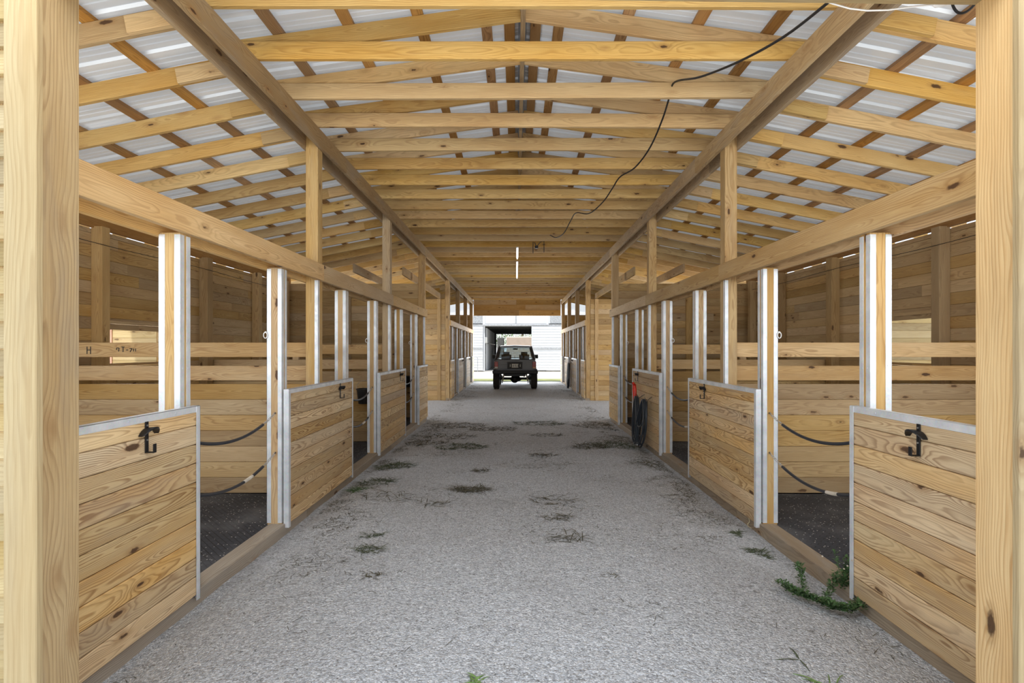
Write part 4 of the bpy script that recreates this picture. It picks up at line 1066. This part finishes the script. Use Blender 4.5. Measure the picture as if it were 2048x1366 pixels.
# ------------------------------------------------------------------ white metal barn behind
def white_barn():
    root = empty('white_barn', (0, 42, 0), 'white metal barn with sliding doors standing behind the rear opening', 'building')
    Y = 35.6; zo = 3.1; xl, xr_ = -2.2, 2.1
    def wall(name, x0, x1, y0, y1, z0, z1, mat='metalwhite', p=root):
        mb = MB(); mb.box(x0, x1, y0, y1, z0, z1, ch=.004); return mb.build(name, mat, p)
    def ribbed(name, x0, x1, z0, z1, y, p=root, step=.30):
        mb = MB(); mb.box(x0, x1, y, y + .03, z0, z1, ch=.004); z = z0 + step
        while z < z1 - .05: mb.box(x0, x1, y - .012, y + .001, z, z + .035, ch=.004); z += step
        return mb.build(name, 'metalwhite', p)
    ribbed('front_wall', -12, xl, -.1, 3.15, Y); ribbed('front_wall', xr_, 12, -.1, 3.15, Y)
    # gable above
    mb = MB(); mb.prism([(-12, 3.28), (12, 3.28), (12, 3.9), (0, 6.2), (-12, 3.9)], Y, Y + .03); mb.build('gable', 'metalwhite', root)
    wall('window_band', -12, -2.3, Y - .005, Y + .02, 3.28, 3.85, 'metalgrey'); wall('window_band', 2.35, 12, Y - .005, Y + .02, 3.28, 3.85, 'metalgrey')
    q = root.children[-1]
    wall('door_track', -3.4, 4.6, Y - .14, Y - .06, 3.13, 3.22, 'metalgrey')
    wall('frame_post', -2.30, -2.14, Y - .02, Y + .05, 0, 3.95); wall('frame_post', 2.10, 2.26, Y - .02, Y + .05, 3.1, 3.95); wall('frame_post', -.04, .02, Y - .03, Y, 3.3, 3.95, 'metalgrey')
    wall('frame_rail', -2.3, 2.26, Y - .04, Y, 3.1, 3.26)
    for (a, b, nm, lb) in ((-3.3, -2.28, 'sliding_door', 'left sliding door'), (1.07, 4.2, 'sliding_door', 'wide right sliding door')):
        d = ribbed(nm, a, b, .06, 3.1, Y - .12, step=.19); d['label'] = lb
        wall('door_rail', a, b, Y - .15, Y - .13, 1.50, 1.64, 'metalgrey', d); wall('door_stile', a, a + .06, Y - .15, Y - .13, .06, 3.1, 'metalwhite', d)
    # interior
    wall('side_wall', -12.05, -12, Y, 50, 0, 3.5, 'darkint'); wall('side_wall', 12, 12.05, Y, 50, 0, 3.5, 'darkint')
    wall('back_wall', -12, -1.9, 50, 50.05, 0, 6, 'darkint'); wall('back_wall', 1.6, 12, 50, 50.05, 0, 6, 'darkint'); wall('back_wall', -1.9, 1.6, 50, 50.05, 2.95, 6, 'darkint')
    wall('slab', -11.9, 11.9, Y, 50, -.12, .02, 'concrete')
    for q in (-1, 1):
        mb = MB(); mb.raw([(q * 12.5, Y - .3, 3.85), (0, Y - .3, 6.3), (0, 50.3, 6.3), (q * 12.5, 50.3, 3.85), (q * 12.5, Y - .3, 3.80), (0, Y - .3, 6.25), (0, 50.3, 6.25), (q * 12.5, 50.3, 3.80)], [(0, 1, 2, 3), (7, 6, 5, 4), (0, 4, 5, 1), (1, 5, 6, 2), (2, 6, 7, 3), (3, 7, 4, 0)]); mb.build('roof', 'roof', root)
    for i in range(9):
        yy = Y + .5 + i * 1.5
        wall('stall_bar', -2.12, -2.02, yy, yy + .1, 0, 3.0, 'metalwhite')
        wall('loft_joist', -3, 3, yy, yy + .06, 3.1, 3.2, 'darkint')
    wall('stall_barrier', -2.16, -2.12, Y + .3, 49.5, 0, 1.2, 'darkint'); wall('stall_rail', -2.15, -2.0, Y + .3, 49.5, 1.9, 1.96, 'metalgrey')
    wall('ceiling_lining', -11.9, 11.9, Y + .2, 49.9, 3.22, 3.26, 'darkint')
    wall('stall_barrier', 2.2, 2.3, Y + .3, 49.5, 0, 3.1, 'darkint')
white_barn()
mb = MB(); mb.box(-1.05, 1.9, 57, 59.2, .5, 2.9, ch=.12); tag(mb.build('covered_trailer', 'beige'), 'beige canvas-covered trailer seen through the white barn', 'trailer')
mb = MB(); mb.box(-2.1, -1.35, 57.2, 59, .3, 2.75, ch=.08); tag(mb.build('dark_cabin', 'darkint'), 'dark cabin shape left of the beige covered trailer', 'cabin')
for (tn_, tx, ty) in (('covered_trailer', .4, 58), ('dark_cabin', -1.75, 58)):
    r_ = bpy.data.objects[tn_]; mb = MB()
    for q in (-.5, .5): mb.lathe((tx + q * .5, ty, .21), [(.1, -.08), (.32, -.08), (.34, 0), (.32, .08), (.1, .08)], 'x', 18)
    mb.box(tx - .2, tx + .2, ty - .5, ty + .5, .2, .55); mb.build('wheel_axle', 'tire', r_)
# little grey gate by the white barn
t = empty('steel_gate', (-2.75, 35.0, 0), 'small grey tube gate beside the left door of the white barn', 'gate')
mb = MB(); mb.tube([(-3.1, 34.9, 0), (-3.1, 34.9, .9), (-3.05, 34.9, 1.0), (-2.65, 34.9, 1.0), (-2.6, 34.9, .9), (-2.6, 34.9, 0)], .025, 8); mb.build('frame', 'metalgrey', t)
mb = MB()
for z in (.3, .6): mb.tube([(-3.1, 34.9, z), (-2.6, 34.9, z)], .015, 6)
mb.build('rail', 'metalgrey', t)
# fan box inside the white barn
mb = MB(); mb.box(-2.2, -2.0, 35.75, 35.9, 1.95, 2.35); tag(mb.build('wall_box', 'white'), 'small white box on the inner left jamb of the white barn', 'box')

# ------------------------------------------------------------------ trees beyond
def tree(x, y, h, R, label, seed):
    random.seed(seed); root = empty('tree', (x, y, -.1), label, 'tree', 'trees beyond the barns')
    mb = MB(); mb.tube([(x, y, -.1), (x + .1, y, h * .35), (x, y + .1, h * .7)], [.22, .17, .06], 8); mb.build('trunk', 'bark', root)
    mb = MB()
    for i in range(1500):
        a = random.uniform(0, 6.283); ph = math.acos(random.uniform(-1, 1)); rr = R * random.uniform(.55, 1) * (1 + .25 * noise.noise(Vector((a * 2, ph * 3, seed))))
        p = Vector((x + rr * math.sin(ph) * math.cos(a), y + rr * math.sin(ph) * math.sin(a), h * .58 + rr * math.cos(ph) * h / R * .42))
        u = Vector((random.uniform(-1, 1), random.uniform(-1, 1), random.uniform(-1, .6))).normalized(); L = random.uniform(.12, .26); sd_ = u.orthogonal().normalized() * L * .35
        mb.raw([p, p + u * L * .5 + sd_, p + u * L, p + u * L * .5 - sd_, p + u * L * .5 + u.cross(sd_) * .15], [(0, 1, 4), (1, 2, 4), (2, 3, 4), (3, 0, 4)])
    mb.build('foliage', 'leaf', root)
for i, (x, y, h, R) in enumerate(((-2.6, 62, 7, 2.6), (.8, 70, 8, 3.0), (4.6, 63, 7.5, 2.8))):
    tree(x, y, h, R, f'sunlit leafy tree far behind, {["left", "middle", "right"][i]} one seen through the white barn', i + 3)
tree(13.5, 33.5, 6.0, 2.2, 'leafy tree standing outside to the right of the barn rear', 9)
